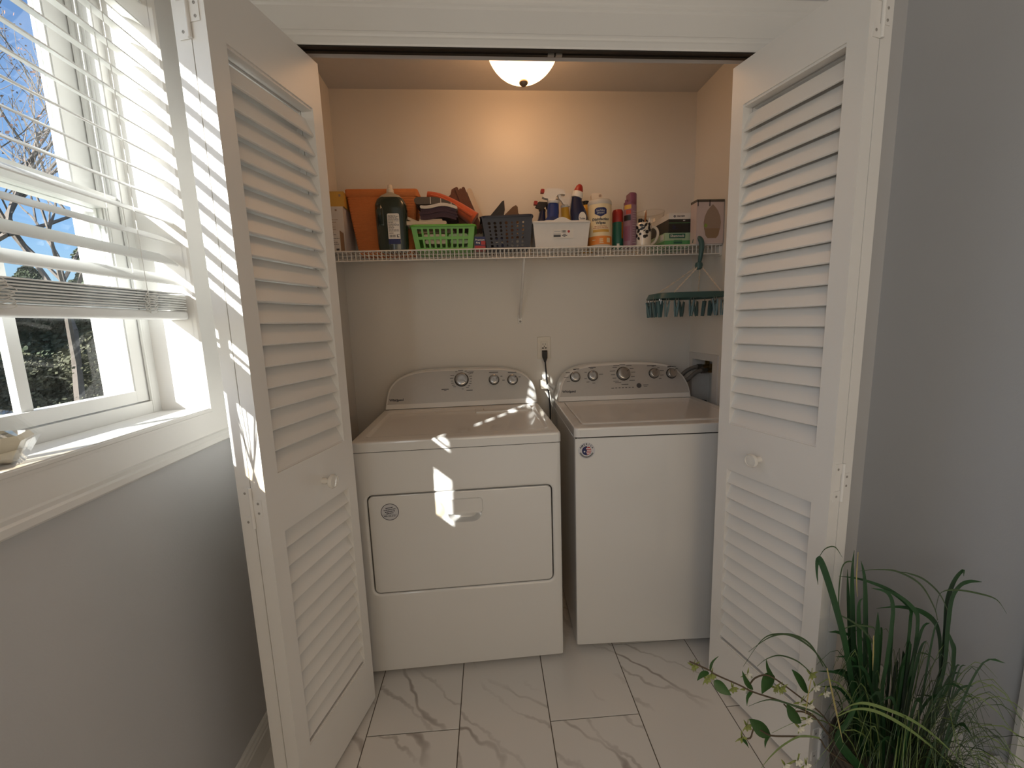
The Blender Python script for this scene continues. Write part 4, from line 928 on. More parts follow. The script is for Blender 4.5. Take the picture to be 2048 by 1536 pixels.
# towels
def folded(name, label, layers, loc, m, group, rot=(0, 0, 0)):
    t = thing(name, label, 'towel', loc, 0, group); t.rotation_euler = rot
    return t
def slab(w_, d_, h, seg=10, sag=None, r=None):
    """soft folded slab: rounded on its left/right folds, following sag(x)"""
    sag = sag or (lambda x: 0); r = r or h / 2; prof_ = []
    pts = rr(-w_ / 2, w_ / 2, 0, h, r, 4)
    up = []
    P = []
    for i in range(len(pts)):
        a = Vector((*pts[i], 0)); b = Vector((*pts[(i + 1) % len(pts)], 0)); k = max(1, int((b - a).length / 0.012))
        for j in range(k): q = a.lerp(b, j / k); P.append((q.x, q.y + sag(q.x)))
    return prism(NB(), P, 'y', -d_ / 2, d_ / 2)
TZ = ST + 0.1095
G = 'towels piled on the green basket'
t = thing('cream_towel', 'flat folded cream towel lying across the green basket rim', 'towel', (-0.206, 1.955, TZ), 0, G)
obj('fold', slab(0.178, 0.13, 0.016), MT['towel_cream'], t, smooth=50, bevel=0.0); obj('fold', slab(0.10, 0.11, 0.010), MT['towel_cream'], t, smooth=50, loc=(0.02, 0, 0.0165))
obj('fold', slab(0.06, 0.10, 0.011), MT['towel_cream'], t, smooth=50, loc=(-0.066, 0.005, 0.0215), rot=(0, math.radians(24), 0))
wave = lambda x: 0.006 * math.sin(x * 38 + 0.6) - 0.10 * max(0, x - 0.01)
t = thing('purple_towel', 'dark purple folded towel in the middle of the basket pile', 'towel', (-0.152, 1.955, TZ + 0.028), 0, G)
for i in range(4): obj('fold', slab(0.168 - 0.008 * abs(i - 1.5), 0.12 - 0.004 * (i % 2), 0.011, sag=wave), MT['towel_purple'], t, smooth=50, loc=(0.003 * (i % 2), 0, i * 0.0112 - 0.0))
t = thing('white_towel', 'thin white folded towel between dark purple and grey towels', 'towel', (-0.148, 1.955, TZ + 0.0735), 0, G)
obj('fold', slab(0.160, 0.125, 0.0125, sag=wave), MT['towel_white'], t, smooth=50)
t = thing('grey_towel', 'grey brown folded towel with pale stripes on the pile', 'towel', (-0.160, 1.958, TZ + 0.0875), 0, G)
wave2 = lambda x: -0.9 * max(0, x + 0.01) ** 1.6 * 1.2 - 0.10 * max(0, x - 0.01)
gt = obj('fold', slab(0.184, 0.12, 0.029, sag=wave2), MT['towel_grey'], t, smooth=50)
for x in (-0.022, 0.022, 0.066):
    zc = wave2(x); obj('stripe', bx(x - 0.0016, x + 0.0016, -0.0606, -0.0598, zc + 0.001, zc + 0.0285), MT['towel_white'], gt, smooth=0)
t = thing('orange_towel', 'rolled rust orange towel slanting across the pile', 'towel', (-0.20, 1.985, TZ + 0.14), 0, G)
P = smooth_path([(0, 0, 0.002), (0.05, -0.004, -0.010), (0.11, -0.01, -0.040), (0.165, -0.014, -0.075), (0.205, -0.016, -0.103)], 5); n = len(P)
ls = []
for i, p in enumerate(P):
    d_ = (P[min(i + 1, n - 1)] - P[max(i - 1, 0)]).normalized(); up = Vector((-d_.z, 0, d_.x)) if d_.x > 0 else Vector((0, 0, 1)); s = Vector((0, 1, 0)); h = 0.019 + 0.012 * i / (n - 1); wd = 0.042
    ls.append([p + s * wd * math.copysign(abs(math.cos(a)) ** 0.7, math.cos(a)) + up * h * math.copysign(abs(math.sin(a)) ** 0.8, math.sin(a)) for a in [2 * PI * k / 20 for k in range(20)]])
obj('roll', loops(NB(), ls), MT['towel_orange'], t, smooth=60)
obj('fold', tube(NB(), [p + Vector((0, -0.043, -0.004)) for p in P[2:-2]], 0.006, 8), MT['towel_orange'], t, smooth=60)
t = thing('brown_towels', 'chocolate brown folded towel leaning behind the orange roll', 'towel', (-0.028, 2.045, TZ + 0.005), 0, G)
def leaning(parent, x, th, h, d_, lean, m, nm='fold', bulge=0.0):
    q = slab(h, d_, th, r=th * 0.48, sag=lambda u: bulge * math.cos(u / h * PI))
    R_ = Matrix.Rotation(-lean, 4, 'Y') @ Matrix.Translation((h / 2, 0, 0))
    for v in q.verts: v.co = R_ @ v.co
    return obj(nm, q, m, parent, smooth=50, loc=(x, 0, 0))
for i in range(3): leaning(t, 0.070 - i * 0.0155, 0.015, 0.200 - 0.007 * (i == 1), 0.10, math.radians(113), MT['towel_brown'], bulge=0.003)
wedge = prism(NB(), [(-0.062, 0.0), (0.020, 0.0), (-0.042, 0.172), (-0.052, 0.180), (-0.066, 0.172), (-0.072, 0.150), (-0.118, 0.112), (-0.125, 0.085)], 'y', -0.045, 0.045)
obj('drape', wedge, MT['towel_brown'], t, smooth=30, bevel=0.004)
t = thing('cream_bath_towel', 'thick cream towel leaning beside the brown towels', 'towel', (0.088, 2.045, TZ - 0.02), 0, G)
leaning(t, -0.008, 0.024, 0.222, 0.10, math.radians(113), MT['towel_cream'], bulge=0.003); leaning(t, 0.006, 0.010, 0.10, 0.10, math.radians(128), MT['towel_cream'])

# small blue and red box between the baskets
t, cx, cy = carton('dryer_sheet_box', 'small navy and red box between green and navy baskets', 0.000, 0.047, 1.885, 1.935, 0.055, MT['red'], z=ST)
obj('navy_panel', bx(-0.0238, 0.0238, 1.8845 - cy, 1.936 - cy, 0.018, 0.0555), MT['navy'], t, smooth=0)
text('lettering', 'Premium', 0.011, MT['label_white'], t, (0.0, 1.8840 - cy, 0.042), bold=0.0002)
text('lettering', 'Ring', 0.010, MT['label_white'], t, (-0.009, 1.8840 - cy, 0.030), bold=0.0002)
obj('red_panel', bx(0.004, 0.0235, 1.8838 - cy, 1.885 - cy, 0.021, 0.037), MT['red'], t, smooth=0)

# what sticks out of the navy basket
def flatshape(name, pts, y0, y1, m, parent, bevel=0.002, **k): return obj(name, prism(NB(), pts, 'y', y0, y1), m, parent, bevel=bevel, **k)
t = thing('black_mask', 'pointed black cloth piece sticking out of the navy basket', 'cloth', (0.105, 1.965, ST + 0.01))
flatshape('panel', [(-0.058, 0.108), (-0.068, 0.128), (-0.030, 0.150), (0.005, 0.188), (0.026, 0.212), (0.036, 0.216), (0.038, 0.175), (0.032, 0.150), (0.028, 0.108), (0.02, 0.02), (-0.03, 0.02)], -0.006, 0.006, MT['leather_dark'], t)
flatshape('crease', [(-0.02, 0.14), (0.012, 0.178), (0.014, 0.176), (-0.017, 0.138)], -0.0075, -0.005, MT['black'], t, bevel=0)
t = thing('brown_pouch', 'brown leather pouch behind the black cloth in the basket', 'pouch', (0.175, 2.00, ST + 0.01))
flatshape('panel', [(-0.050, 0.03), (-0.045, 0.150), (-0.020, 0.172), (0.006, 0.196), (0.022, 0.204), (0.030, 0.196), (0.032, 0.168), (0.036, 0.165), (0.034, 0.150), (0.030, 0.03)], -0.009, 0.009, MT['leather_brown'], t)
for i, (x, z, w_, h, m, lb) in enumerate(((0.205, 0.070, 0.042, 0.052, 'towel_cream', 'cream cloth bundle seen through the upper holes of the navy basket'), (0.115, 0.012, 0.058, 0.038, 'navy', 'navy packet seen through the lower holes of the navy basket'), (0.190, 0.012, 0.070, 0.034, 'grey_white', 'pale packet low inside the navy basket'))):
    q = thing('packet', lb, 'packet', (x, 1.93 + 0.012 * (i == 0), ST + 0.006 + z * 0.9))
    obj('body', slab(w_, 0.03, h, r=h * 0.4), MT[m], q, smooth=50); obj('seal', bx(-w_ / 2 + 0.008, w_ / 2 - 0.008, -0.0165, -0.0148, h * 0.42, h * 0.58), MT['red_print'] if i == 0 else MT['label_white'], q, smooth=0)
for i, (x, w_, h, m, lb) in enumerate(((-0.172, 0.10, 0.040, 'cap_cream', 'cream folded cloth inside the green basket, left'), (-0.07, 0.085, 0.042, 'box_palegreen', 'pale green cloth inside the green basket, right'))):
    q = thing('cleaning_cloth', lb, 'cloth', (x, 1.925, ST + 0.052)); obj('fold', slab(w_, 0.05, h * 0.5), MT[m], q, smooth=50); obj('fold', slab(w_ * 0.92, 0.048, h * 0.45), MT[m], q, smooth=50, loc=(0.003, 0.002, -h * 0.5))

# spray bottles in the white basket
def trigger(parent, m, flip=1, nozzle=None, s=1.0):
    """trigger head outline in xz with the nozzle towards -x when flip = 1, thickened along y"""
    hd_ = [(-0.050, 0.020), (-0.046, 0.030), (-0.036, 0.050), (-0.028, 0.056), (0.020, 0.058), (0.040, 0.055), (0.048, 0.046), (0.050, 0.034), (0.040, 0.036), (0.020, 0.034), (0.012, 0.026), (0.008, 0.010), (0.008, 0.0), (-0.022, 0.0), (-0.026, 0.014), (-0.040, 0.016)]
    P = [(x * flip * s, z * s) for x, z in hd_]
    o = obj('trigger_head', prism(NB(), P, 'y', -0.013 * s, 0.013 * s), m, parent, bevel=0.003)
    lv = [(0.018, 0.036), (0.030, 0.034), (0.036, 0.022), (0.046, 0.006), (0.052, -0.006), (0.046, -0.006), (0.034, 0.010), (0.024, 0.018)]
    obj('trigger_lever', prism(NB(), [(x * flip * s, z * s) for x, z in lv], 'y', -0.007 * s, 0.007 * s), m, parent, bevel=0.002)
    if nozzle:
        nb2 = prism(NB(), rr(-0.008, 0.008, -0.008, 0.008, 0.003, 3), 'y', -0.011, 0.011)
        for v in nb2.verts: v.co = Vector((v.co.x - 0.050 * flip * s, v.co.y, v.co.z + 0.046 * s))
        obj('nozzle', nb2, nozzle, parent, bevel=0.002)
    return o
def spray(name, label, loc, body, label_m, head, flip, nozzle, ry=0, wid=0.036, htop=0.205, s=1.0, neck=0.016):
    t = thing(name, label, 'bottle', loc); t.rotation_euler = (0, ry, 0)
    e2 = Vector((0, 0, htop))
    ls = [superloop(wid * 0.95, 0.024, 0.0), superloop(wid, 0.026, 0.006), superloop(wid, 0.026, 0.095), superloop(wid * 0.92, 0.025, 0.118), superloop(wid * 0.62, 0.021, 0.140, p=2.6), superloop(neck * 1.25, 0.0185, 0.158, p=2.2), superloop(neck * 1.15, 0.017, htop - 0.006, p=2), superloop(neck, 0.016, htop, p=2)]
    obj('bottle', loops(NB(), ls), MT[body], t, smooth=60)
    if label_m:
        lb = obj('label', loops(NB(), [superloop(wid + 0.0008, 0.0268, z) for z in (0.02, 0.118 - 0.002)] + [superloop(wid * 0.93 + 0.0012, 0.0262, 0.120)], False, False), MT[label_m], t, smooth=60)
    g = thing
    hd2 = bpy.data.objects.new('sprayer', None); COL.objects.link(hd2); hd2.parent = t; hd2.location = (0, 0, htop)
    obj('collar', lathe(NB(), [(neck * 1.05, -0.004), (neck * 1.18, 0.0), (neck * 1.15, 0.008), (neck * 0.9, 0.010)], 20), MT[head], hd2, smooth=40)
    trigger(hd2, MT[head], flip, MT[nozzle] if nozzle else None, s)
    return t
GS = 'spray bottles in the white basket'
t = spray('spray_bottle', 'blue bottle with white trigger head and red nozzle in white basket', (0.350, 1.935, ST + 0.006), 'blue_bottle', 'grey_white', 'white_plastic', 1, 'cap_red', ry=math.radians(3), wid=0.042, htop=0.200, neck=0.022, s=1.02)
bm = lathe(NB(), [(0.011, 0), (0.011, 0.001)], 20, mtx=Matrix.Rotation(PI / 2, 3, 'X') @ Matrix.Diagonal((1.3, 0.7, 1)), center=(-0.004, -0.027, 0.128)); obj('label_badge', bm, MT['navy'], t, smooth=0)
spray('spray_bottle', 'yellow bottle with white trigger head behind the blue one', (0.437, 1.985, ST + 0.006), 'yellow_bottle', None, 'white_plastic', -1, None, ry=math.radians(-4), wid=0.040, htop=0.195, neck=0.016, s=1.0)
spray('spray_bottle', 'black bottle with dark sprayer at the left of white basket', (0.300, 1.985, ST + 0.006), 'navy_bottle', None, 'leather_dark', 1, 'cap_red', ry=math.radians(6), wid=0.030, htop=0.178, neck=0.013, s=0.7)
t = thing('toilet_cleaner_bottle', 'navy angled neck bottle with red cap in the white basket', 'bottle', (0.478, 1.935, ST + 0.006)); 
ls = []
for w_, d_, z, cx in ((0.034, 0.025, 0.0, -0.006), (0.036, 0.027, 0.006, -0.006), (0.036, 0.027, 0.10, -0.004), (0.040, 0.027, 0.130, 0.000), (0.037, 0.025, 0.160, -0.004), (0.030, 0.021, 0.185, -0.009), (0.0245, 0.018, 0.205, -0.011), (0.023, 0.017, 0.222, -0.010)): ls.append(superloop(w_, d_, z, p=2.5, cx=cx))
obj('bottle', loops(NB(), ls), MT['navy_bottle'], t, smooth=60)
tl_ = Matrix.Translation((-0.010, 0, 0.220)) @ Matrix.Rotation(math.radians(16), 4, 'Y')
def tf(bm, M_):
    for v in bm.verts: v.co = M_ @ v.co
    return bm
obj('collar', tf(lathe(NB(), [(0.0245, 0), (0.0255, 0.003), (0.0240, 0.024), (0.020, 0.027)], 24), tl_), MT['label_white'], t, smooth=40)
obj('cap', tf(lathe(NB(), [(0.0205, 0.024), (0.0200, 0.034), (0.015, 0.050), (0.009, 0.058), (0.004, 0.060), (0, 0.060)], 24), tl_), MT['cap_red'], t, smooth=40)
lb = obj('label', tf(lathe(NB(), [(0.020, 0), (0.020, 0.0012)], 24), Matrix.Translation((0.008, -0.0285, 0.128)) @ Matrix.Rotation(PI / 2, 4, 'X') @ Matrix.Diagonal((0.85, 1.25, 1, 1))), MT['label_white'], t, smooth=0)
text('lettering', 'Toilet', 0.011, MT['ink'], lb, (0.008, -0.0300, 0.124), bold=0.0002); text('lettering', 'Cleaner', 0.0085, MT['ink'], lb, (0.008, -0.0300, 0.113), bold=0.0002)
t = thing('yellow_bottle', 'yellow bottle with black cap behind the wipes canister', 'bottle', (0.535, 2.03, ST))
ls = [superloop(0.030, 0.026, 0.0), superloop(0.034, 0.029, 0.005), superloop(0.034, 0.029, 0.14), superloop(0.031, 0.026, 0.175, p=2.5), superloop(0.020, 0.018, 0.210, p=2.2), superloop(0.012, 0.012, 0.222, p=2)]
obj('bottle', loops(NB(), ls), MT['yellow_bottle'], t, smooth=60)
obj('cap', lathe(NB(), [(0.0145, 0.220), (0.0145, 0.236), (0.012, 0.238), (0, 0.238)], 18), MT['black'], t, smooth=40); obj('spout', bx(-0.034, 0.0, -0.006, 0.006, 0.229, 0.237), MT['black'], t, bevel=0.003)

# wipes canister
CR = 0.0535
t = thing('wipes_canister', 'cream and orange canister lettered Disinfecting Wipes', 'canister', (0.576, 1.945, ST)); t.rotation_euler = (0, 0, math.radians(-4))
obj('canister', lathe(NB(), [(CR - 0.002, 0), (CR - 0.0005, 0.002), (CR - 0.0005, 0.014), (CR, 0.0145), (CR, 0.192), (CR - 0.001, 0.193)], 48), MT['cream_label'], t, smooth=40)
obj('base_ring', lathe(NB(), [(CR + 0.0002, 0.001), (CR + 0.0004, 0.003), (CR + 0.0004, 0.013), (CR, 0.014)], 48, cap0=False, cap1=False), MT['grey_white'], t, smooth=40)
obj('orange_band', lathe(NB(), [(CR, 0.0155), (CR + 0.0005, 0.016), (CR + 0.0005, 0.052), (CR, 0.0525)], 48, cap0=False, cap1=False), MT['orange_label'], t, smooth=40)
obj('lid', lathe(NB(), [(CR + 0.0006, 0.191), (CR + 0.0010, 0.193), (CR + 0.0006, 0.206), (CR - 0.004, 0.213), (0.030, 0.219), (0, 0.221)], 48), MT['grey_white'], t, smooth=40)
fc = obj('flip_cap', tf(prism(NB(), [(-0.026, 0.214), (-0.028, 0.240), (-0.022, 0.246), (0.016, 0.246), (0.022, 0.236), (0.022, 0.216)], 'y', -0.012, 0.012), Matrix.Translation((-0.012, 0.0, 0))), MT['cap_cream'], t, bevel=0.003)
obj('button', lathe(NB(), [(0.006, 0), (0.006, 0.002)], 16, mtx=Matrix.Rotation(PI / 2, 3, 'X'), center=(0.0, -0.012, 0.234)), MT['print_brown'], fc, smooth=40)
hexp = [(-0.027, 0.167), (-0.018, 0.174), (0.018, 0.174), (0.027, 0.167), (0.027, 0.148), (0.0, 0.134), (-0.027, 0.148)]
def on_cyl(bm, r, x0=0):
    for v in bm.verts:
        a = (v.co.x + x0) / CR; rr_ = r - v.co.y; v.co = Vector((math.sin(a) * rr_, -math.cos(a) * rr_, v.co.z))
    return bm
def grid_poly(pts, y, nx=8):
    xs = [-0.027 + 0.054 * i / nx for i in range(nx + 1)]; bm = NB()
    def lim(x):
        up = 0.174 - 0.007 * max(0, (abs(x) - 0.018) / 0.009); dn = 0.134 + 0.014 * abs(x) / 0.027; return dn, up
    lo = [bm.verts.new((x, y, lim(x)[0])) for x in xs]; hi = [bm.verts.new((x, y, lim(x)[1])) for x in xs]
    for i in range(nx): bm.faces.new((lo[i], lo[i + 1], hi[i + 1], hi[i]))
    return bm
bd_ = obj('badge', on_cyl(grid_poly(hexp, -0.0006), CR, -0.006), MT['navy'], t, smooth=0)
def ctext(s, size, m, z, par, x0=-0.006, bold=0.0, lift=0.0008):
    bm = text_bm(s, size, bold=bold, depth=0.0002)
    for v in bm.verts:
        a = (v.co.x + x0) / CR; q = CR + lift + v.co.z; v.co = Vector((math.sin(a) * q, -math.cos(a) * q, v.co.y + z))
    return obj('lettering', bm, m, par, smooth=0)
ctext('berkley', 0.0125, MT['light_print'], 0.1615, bd_, lift=0.0012); ctext('jensen', 0.0125, MT['light_print'], 0.1515, bd_, lift=0.0012)
ctext('Disinfecting', 0.0165, MT['ink'], 0.124, t, bold=0.0005); ctext('Wipes', 0.0165, MT['ink'], 0.108, t, bold=0.0005)
ctext('Kills Cold & Flu Viruses', 0.0058, MT['red_print'], 0.094, t, bold=0.0001); ctext('99.9% of germs, fresh scent &', 0.0058, MT['red_print'], 0.0865, t, bold=0.0001)
def cpatch(x0, x1, z0, z1, m, par, nm, lift=0.0008):
    bm = NB(); n = 8; lo = []; hi = []
    for i in range(n + 1):
        a = (x0 + (x1 - x0) * i / n) / CR; r = CR + lift; lo.append(bm.verts.new((math.sin(a) * r, -math.cos(a) * r, z0))); hi.append(bm.verts.new((math.sin(a) * r, -math.cos(a) * r, z1)))
    for i in range(n): bm.faces.new((lo[i], lo[i + 1], hi[i + 1], hi[i]))
    return obj(nm, bm, m, par, smooth=30)
cpatch(-0.042, 0.034, 0.069, 0.080, MT['card_yellow'], t, 'label_strip')
for a, b, c_, d_ in ((-0.046, -0.030, 0.034, 0.037), (-0.012, 0.004, 0.036, 0.040), (-0.012, 0.004, 0.028, 0.032), (-0.012, 0.006, 0.021, 0.024), (0.022, 0.042, 0.024, 0.044)): cpatch(a, b, c_, d_, MT['cream_label'], t, 'label_strip', 0.0009)

# aerosol cans
def can(name, label, loc, r, h, body, caph, capm, notch=False):
    t = thing(name, label, 'spray can', loc)
    obj('can', lathe(NB(), [(r - 0.002, 0), (r, 0.002), (r, h - caph - 0.004), (r * 0.93, h - caph)], 28), MT[body], t, smooth=40)
    if notch:
        obj('cap', lathe(NB(), [(r * 0.97, h - caph - 0.003), (r * 0.97, h - 0.040), (r * 0.9, h - 0.038), (0, h - 0.038)], 28), MT[capm], t, smooth=40)
        q = lathe(NB(), [(r * 0.97, h - 0.045), (r * 0.97, h - 0.004), (r * 0.9, h), (0, h)], 28)
        for v in q.verts: v.co.x = max(v.co.x, -r * 0.32)
        obj('cap_tower', q, MT[capm], t, smooth=40)
        obj('nozzle', lathe(NB(), [(0.006, h - 0.04), (0.006, h - 0.026), (0, h - 0.026)], 12, (-r * 0.62, 0, 0)), MT[capm], t, smooth=40)
    else: obj('cap', lathe(NB(), [(r * 0.99, h - caph - 0.004), (r * 0.99, h - 0.010), (r * 0.85, h), (0, h)], 28), MT[capm], t, smooth=40)
    return t
t = can('green_spray_can', 'green aerosol can with a red cap next to the canister', (0.668, 1.965, ST), 0.0255, 0.178, 'can_green', 0.052, 'cap_red')
o = obj('side_stripe', lathe(NB(), [(0.0258, 0.05), (0.0258, 0.122)], 28, cap0=False, cap1=False), MT['orange_label'], t)
bm = bmesh.new(); bm.from_mesh(o.data); bmesh.ops.delete(bm, geom=[f for f in bm.faces if not (f.calc_center_median().x > 0.010 and f.calc_center_median().y < 0)], context='FACES'); bm.to_mesh(o.data); bm.free()
obj('barcode_patch', tf(bx(-0.012, 0.0, -0.0262, -0.0235, 0.004, 0.026), Matrix.Identity(4)), MT['label_white'], t, smooth=0)
t = can('purple_spray_can', 'tall purple aerosol can with notched purple cap', (0.712, 1.925, ST), 0.0295, 0.238, 'can_purple', 0.050, 'cap_purple', True)
def canpatch(t, r, a0, a1, z0, z1, m, nm):
    bm = NB(); n = 6; lo = []; hi = []
    for i in range(n + 1):
        a = math.radians(a0 + (a1 - a0) * i / n); lo.append(bm.verts.new((math.sin(a) * r, -math.cos(a) * r, z0))); hi.append(bm.verts.new((math.sin(a) * r, -math.cos(a) * r, z1)))
    for i in range(n): bm.faces.new((lo[i], lo[i + 1], hi[i + 1], hi[i]))
    return obj(nm, bm, m, t, smooth=30)
canpatch(t, 0.0299, -75, -10, 0.168, 0.186, MT['card_yellow'], 'label_patch'); canpatch(t, 0.0299, -55, -12, 0.146, 0.164, MT['red_print'], 'label_patch'); canpatch(t, 0.0299, -80, -14, 0.118, 0.142, MT['black_ink'], 'label_patch'); canpatch(t, 0.0299, -80, -20, 0.030, 0.095, MT['cap_purple'], 'label_patch')
fpb = NB()
for i in range(14):
    a1 = random.uniform(28, 52); z0 = 0.020 + i * 0.0105; lo = []; hi = []
    for k in range(7):
        a = math.radians(2 + a1 * k / 6); lo.append(fpb.verts.new((math.sin(a) * 0.0298, -math.cos(a) * 0.0298, z0))); hi.append(fpb.verts.new((math.sin(a) * 0.0298, -math.cos(a) * 0.0298, z0 + 0.0011)))
    for k in range(6): fpb.faces.new((lo[k], lo[k + 1], hi[k + 1], hi[k]))
o = obj('fine_print', fpb, MT['light_print'], t, smooth=30); o['kind'] = 'stuff'

# mug with pens
t = thing('mug', 'cream mug with black floral print holding a pencil', 'mug', (0.772, 1.925, ST))
MR = 0.0385
obj('mug_body', lathe(NB(), [(MR - 0.006, 0), (MR - 0.003, 0.002), (MR - 0.001, 0.01), (MR, 0.08), (MR + 0.0005, 0.106), (MR - 0.0015, 0.108), (MR - 0.0035, 0.106), (MR - 0.005, 0.012), (0, 0.010)], 36), MT['mug_glaze'], t, smooth=50)
obj('handle', tube(NB(), smooth_path([(MR - 0.003, 0, 0.088), (MR + 0.012, 0, 0.094), (MR + 0.030, 0, 0.082), (MR + 0.034, 0, 0.058), (MR + 0.022, 0, 0.030), (MR - 0.002, 0, 0.012)], 5), 0.0062, 10), MT['mug_glaze'], t, smooth=60)
rs = random.Random(11); bm = NB()
def petal(bm, u, z, l, w_, ang):
    n = 7; ce = []
    pts = []
    for i in range(2 * n):
        k = i if i < n else 2 * n - 1 - i; s = 1 if i < n else -1; tt = k / (n - 1)
        a, b = tt * l, s * w_ * math.sin(PI * min(0.97, tt * 0.97 + 0.02)) ** 0.7
        pts.append((u + a * math.cos(ang) - b * math.sin(ang), z + a * math.sin(ang) + b * math.cos(ang)))
    f = []
    for x, zz in pts:
        a = x / MR; f.append(bm.verts.new((math.sin(a) * (MR + 0.0009), -math.cos(a) * (MR + 0.0009), zz)))
    for i in range(n - 1): bm.faces.new((f[i], f[i + 1], f[2 * n - 2 - i], f[2 * n - 1 - i]))
for u, z, l, w_, a in ((-0.03, 0.098, 0.022, 0.006, -0.3), (-0.008, 0.086, 0.024, 0.0055, 0.9), (0.010, 0.100, 0.018, 0.007, -0.2), (0.016, 0.096, 0.030, 0.007, -1.5), (-0.028, 0.076, 0.026, 0.006, 0.35), (-0.036, 0.062, 0.020, 0.006, 1.2), (-0.030, 0.060, 0.012, 0.006, -0.5), (-0.012, 0.068, 0.012, 0.0025, 0.5), (0.000, 0.058, 0.018, 0.0085, 0.9), (-0.012, 0.050, 0.016, 0.0075, -0.6), (0.000, 0.044, 0.012, 0.006, 0.8), (-0.034, 0.045, 0.014, 0.005, -1.2), (0.022, 0.082, 0.02, 0.004, -1.0), (-0.045, 0.095, 0.02, 0.006, -1.0), (-0.05, 0.06, 0.02, 0.007, -0.9)): petal(bm, u, z, l, w_, a)
obj('floral_print', bm, MT['black_ink'], t, smooth=0)
p_ = thing('pencil', 'brown pencil standing in the floral mug', 'pencil', (0.776, 1.928, ST + 0.0125)); obj('barrel', tube(NB(), [(0, 0, 0), (0.0125, 0.004, 0.135)], 0.0042, 6), MT['pencil_wood'], p_, smooth=0); obj('tip', tube(NB(), [(0.0125, 0.004, 0.135), (0.0150, 0.0047, 0.158)], [0.0042, 0.0010], 6), MT['card_yellow'] if False else MT['pencil_wood'], p_, smooth=0)
p_ = thing('marker', 'thick black marker inside the floral mug', 'marker', (0.760, 1.93, ST + 0.0125)); obj('barrel', tube(NB(), [(0, 0, 0), (0.002, 0, 0.10)], 0.008, 12), MT['black'], p_, smooth=40); obj('cap', tube(NB(), [(0.002, 0, 0.10), (0.0025, 0, 0.118)], 0.0088, 12), MT['black'], p_, smooth=40)
p_ = thing('scissors', 'black handled scissors inside the floral mug', 'scissors', (0.785, 1.94, ST + 0.0125)); obj('blade', bx(-0.005, 0.005, -0.001, 0.001, 0, 0.09), MT['steel'], p_)
for s in (-1, 1): obj('handle', tube(NB(), [(s * 0.008 + 0.0075 * math.cos(2 * PI * i / 14), 0, 0.103 + 0.013 * math.sin(2 * PI * i / 14)) for i in range(15)], 0.0028, 6), MT['black'], p_, smooth=60)

# glass bowl behind the mug
t = thing('glass_bowl', 'clear glass bowl behind the mug handle', 'bowl', (0.852, 2.035, ST))
obj('bowl', lathe(NB(), [(0.034, 0.0), (0.040, 0.002), (0.056, 0.06), (0.066, 0.14), (0.068, 0.182), (0.0665, 0.184), (0.0645, 0.181), (0.0620, 0.14), (0.052, 0.062), (0.034, 0.006), (0, 0.006)], 36), MT['clear'], t, smooth=60)
obj('rim', tube(NB(), [(0.0665 * math.cos(2 * PI * i / 36), 0.0665 * math.sin(2 * PI * i / 36), 0.183) for i in range(37)], 0.0022, 6), MT['clear'], t, smooth=60)

# glove boxes
t, cx, cy = carton('green_glove_box', 'green and white box lettered Shamrock under the black box', 0.869, 0.994, 1.905, 2.095, 0.062, MT['box_green'])
obj('fade_panel', bx(-0.0626, 0.0626, 1.9045 - cy, 2.0955 - cy, 0.028, 0.0622), MT['box_palegreen'], t, smooth=0)
obj('end_flap', bx(0.0626, 0.078, 0.0, 0.09, 0.0, 0.055), MT['gap'] if False else MT['box_dark_edge'], t, bevel=0.001)
pn = obj('name_plate', bx(-0.042, 0.034, 1.9038 - cy, 1.905 - cy, 0.038, 0.058), MT['can_green'], t, smooth=0)
text('lettering', 'Shamrock', 0.0165, MT['label_white'], pn, (-0.004, 1.9034 - cy, 0.048), bold=0.0002)
lines(t, [(-0.02, 0.02, 0.029, 0.002), (-0.02, 0.02, 0.019, 0.009)], 1.9045 - cy, MT['can_green'])
obj('tag', bx(-0.0632, -0.0622, 1.92 - cy, 1.95 - cy, 0.036, 0.058), MT['label_white'], t, smooth=0)
t, cx, cy = carton('black_glove_box', 'black and white glove box stacked on the green box', 0.884, 1.030, 1.900, 2.10, 0.082, MT['box_black'], z=ST + 0.0640)
obj('white_band', bx(-0.0734, 0.0734, 1.8994 - cy, 2.1005 - cy, 0.057, 0.0824), MT['label_white'], t, smooth=0)
obj('green_line', bx(-0.0733, 0.0733, 1.8992 - cy, 1.9 - cy, 0.0395, 0.0412), MT['box_green'], t, smooth=0)
text('lettering', 'HALYARD', 0.0085, MT['ink'], t, (-0.036, 1.8990 - cy, 0.0695), align='LEFT', bold=0.0003)
obj('emblem', lathe(NB(), [(0.0052, 0), (0.0052, 0.0004)], 18, mtx=Matrix.Rotation(PI / 2, 3, 'X'), center=(-0.046, 1.8994 - cy, 0.0690)), MT['ink'], t, smooth=0)
obj('emblem_mark', prism(NB(), [(-0.0475, 0.0665), (-0.0435, 0.069), (-0.0475, 0.0715)], 'y', 1.8982 - cy, 1.8988 - cy), MT['label_white'], t, smooth=0)
text('lettering', 'M', 0.011, MT['label_white'], t, (0.062, 1.8992 - cy, 0.0485), bold=0.0003)
lines(t, [(-0.006, 0.004, 0.0505, 0.004), (0.040, 0.068, 0.008, 0.003)], 1.8995 - cy, MT['light_print'])
lines(t, para(-0.055, 0.02, 0.012, 0.032, 5, 0.0014), 1.8995 - cy, MT['navy'])

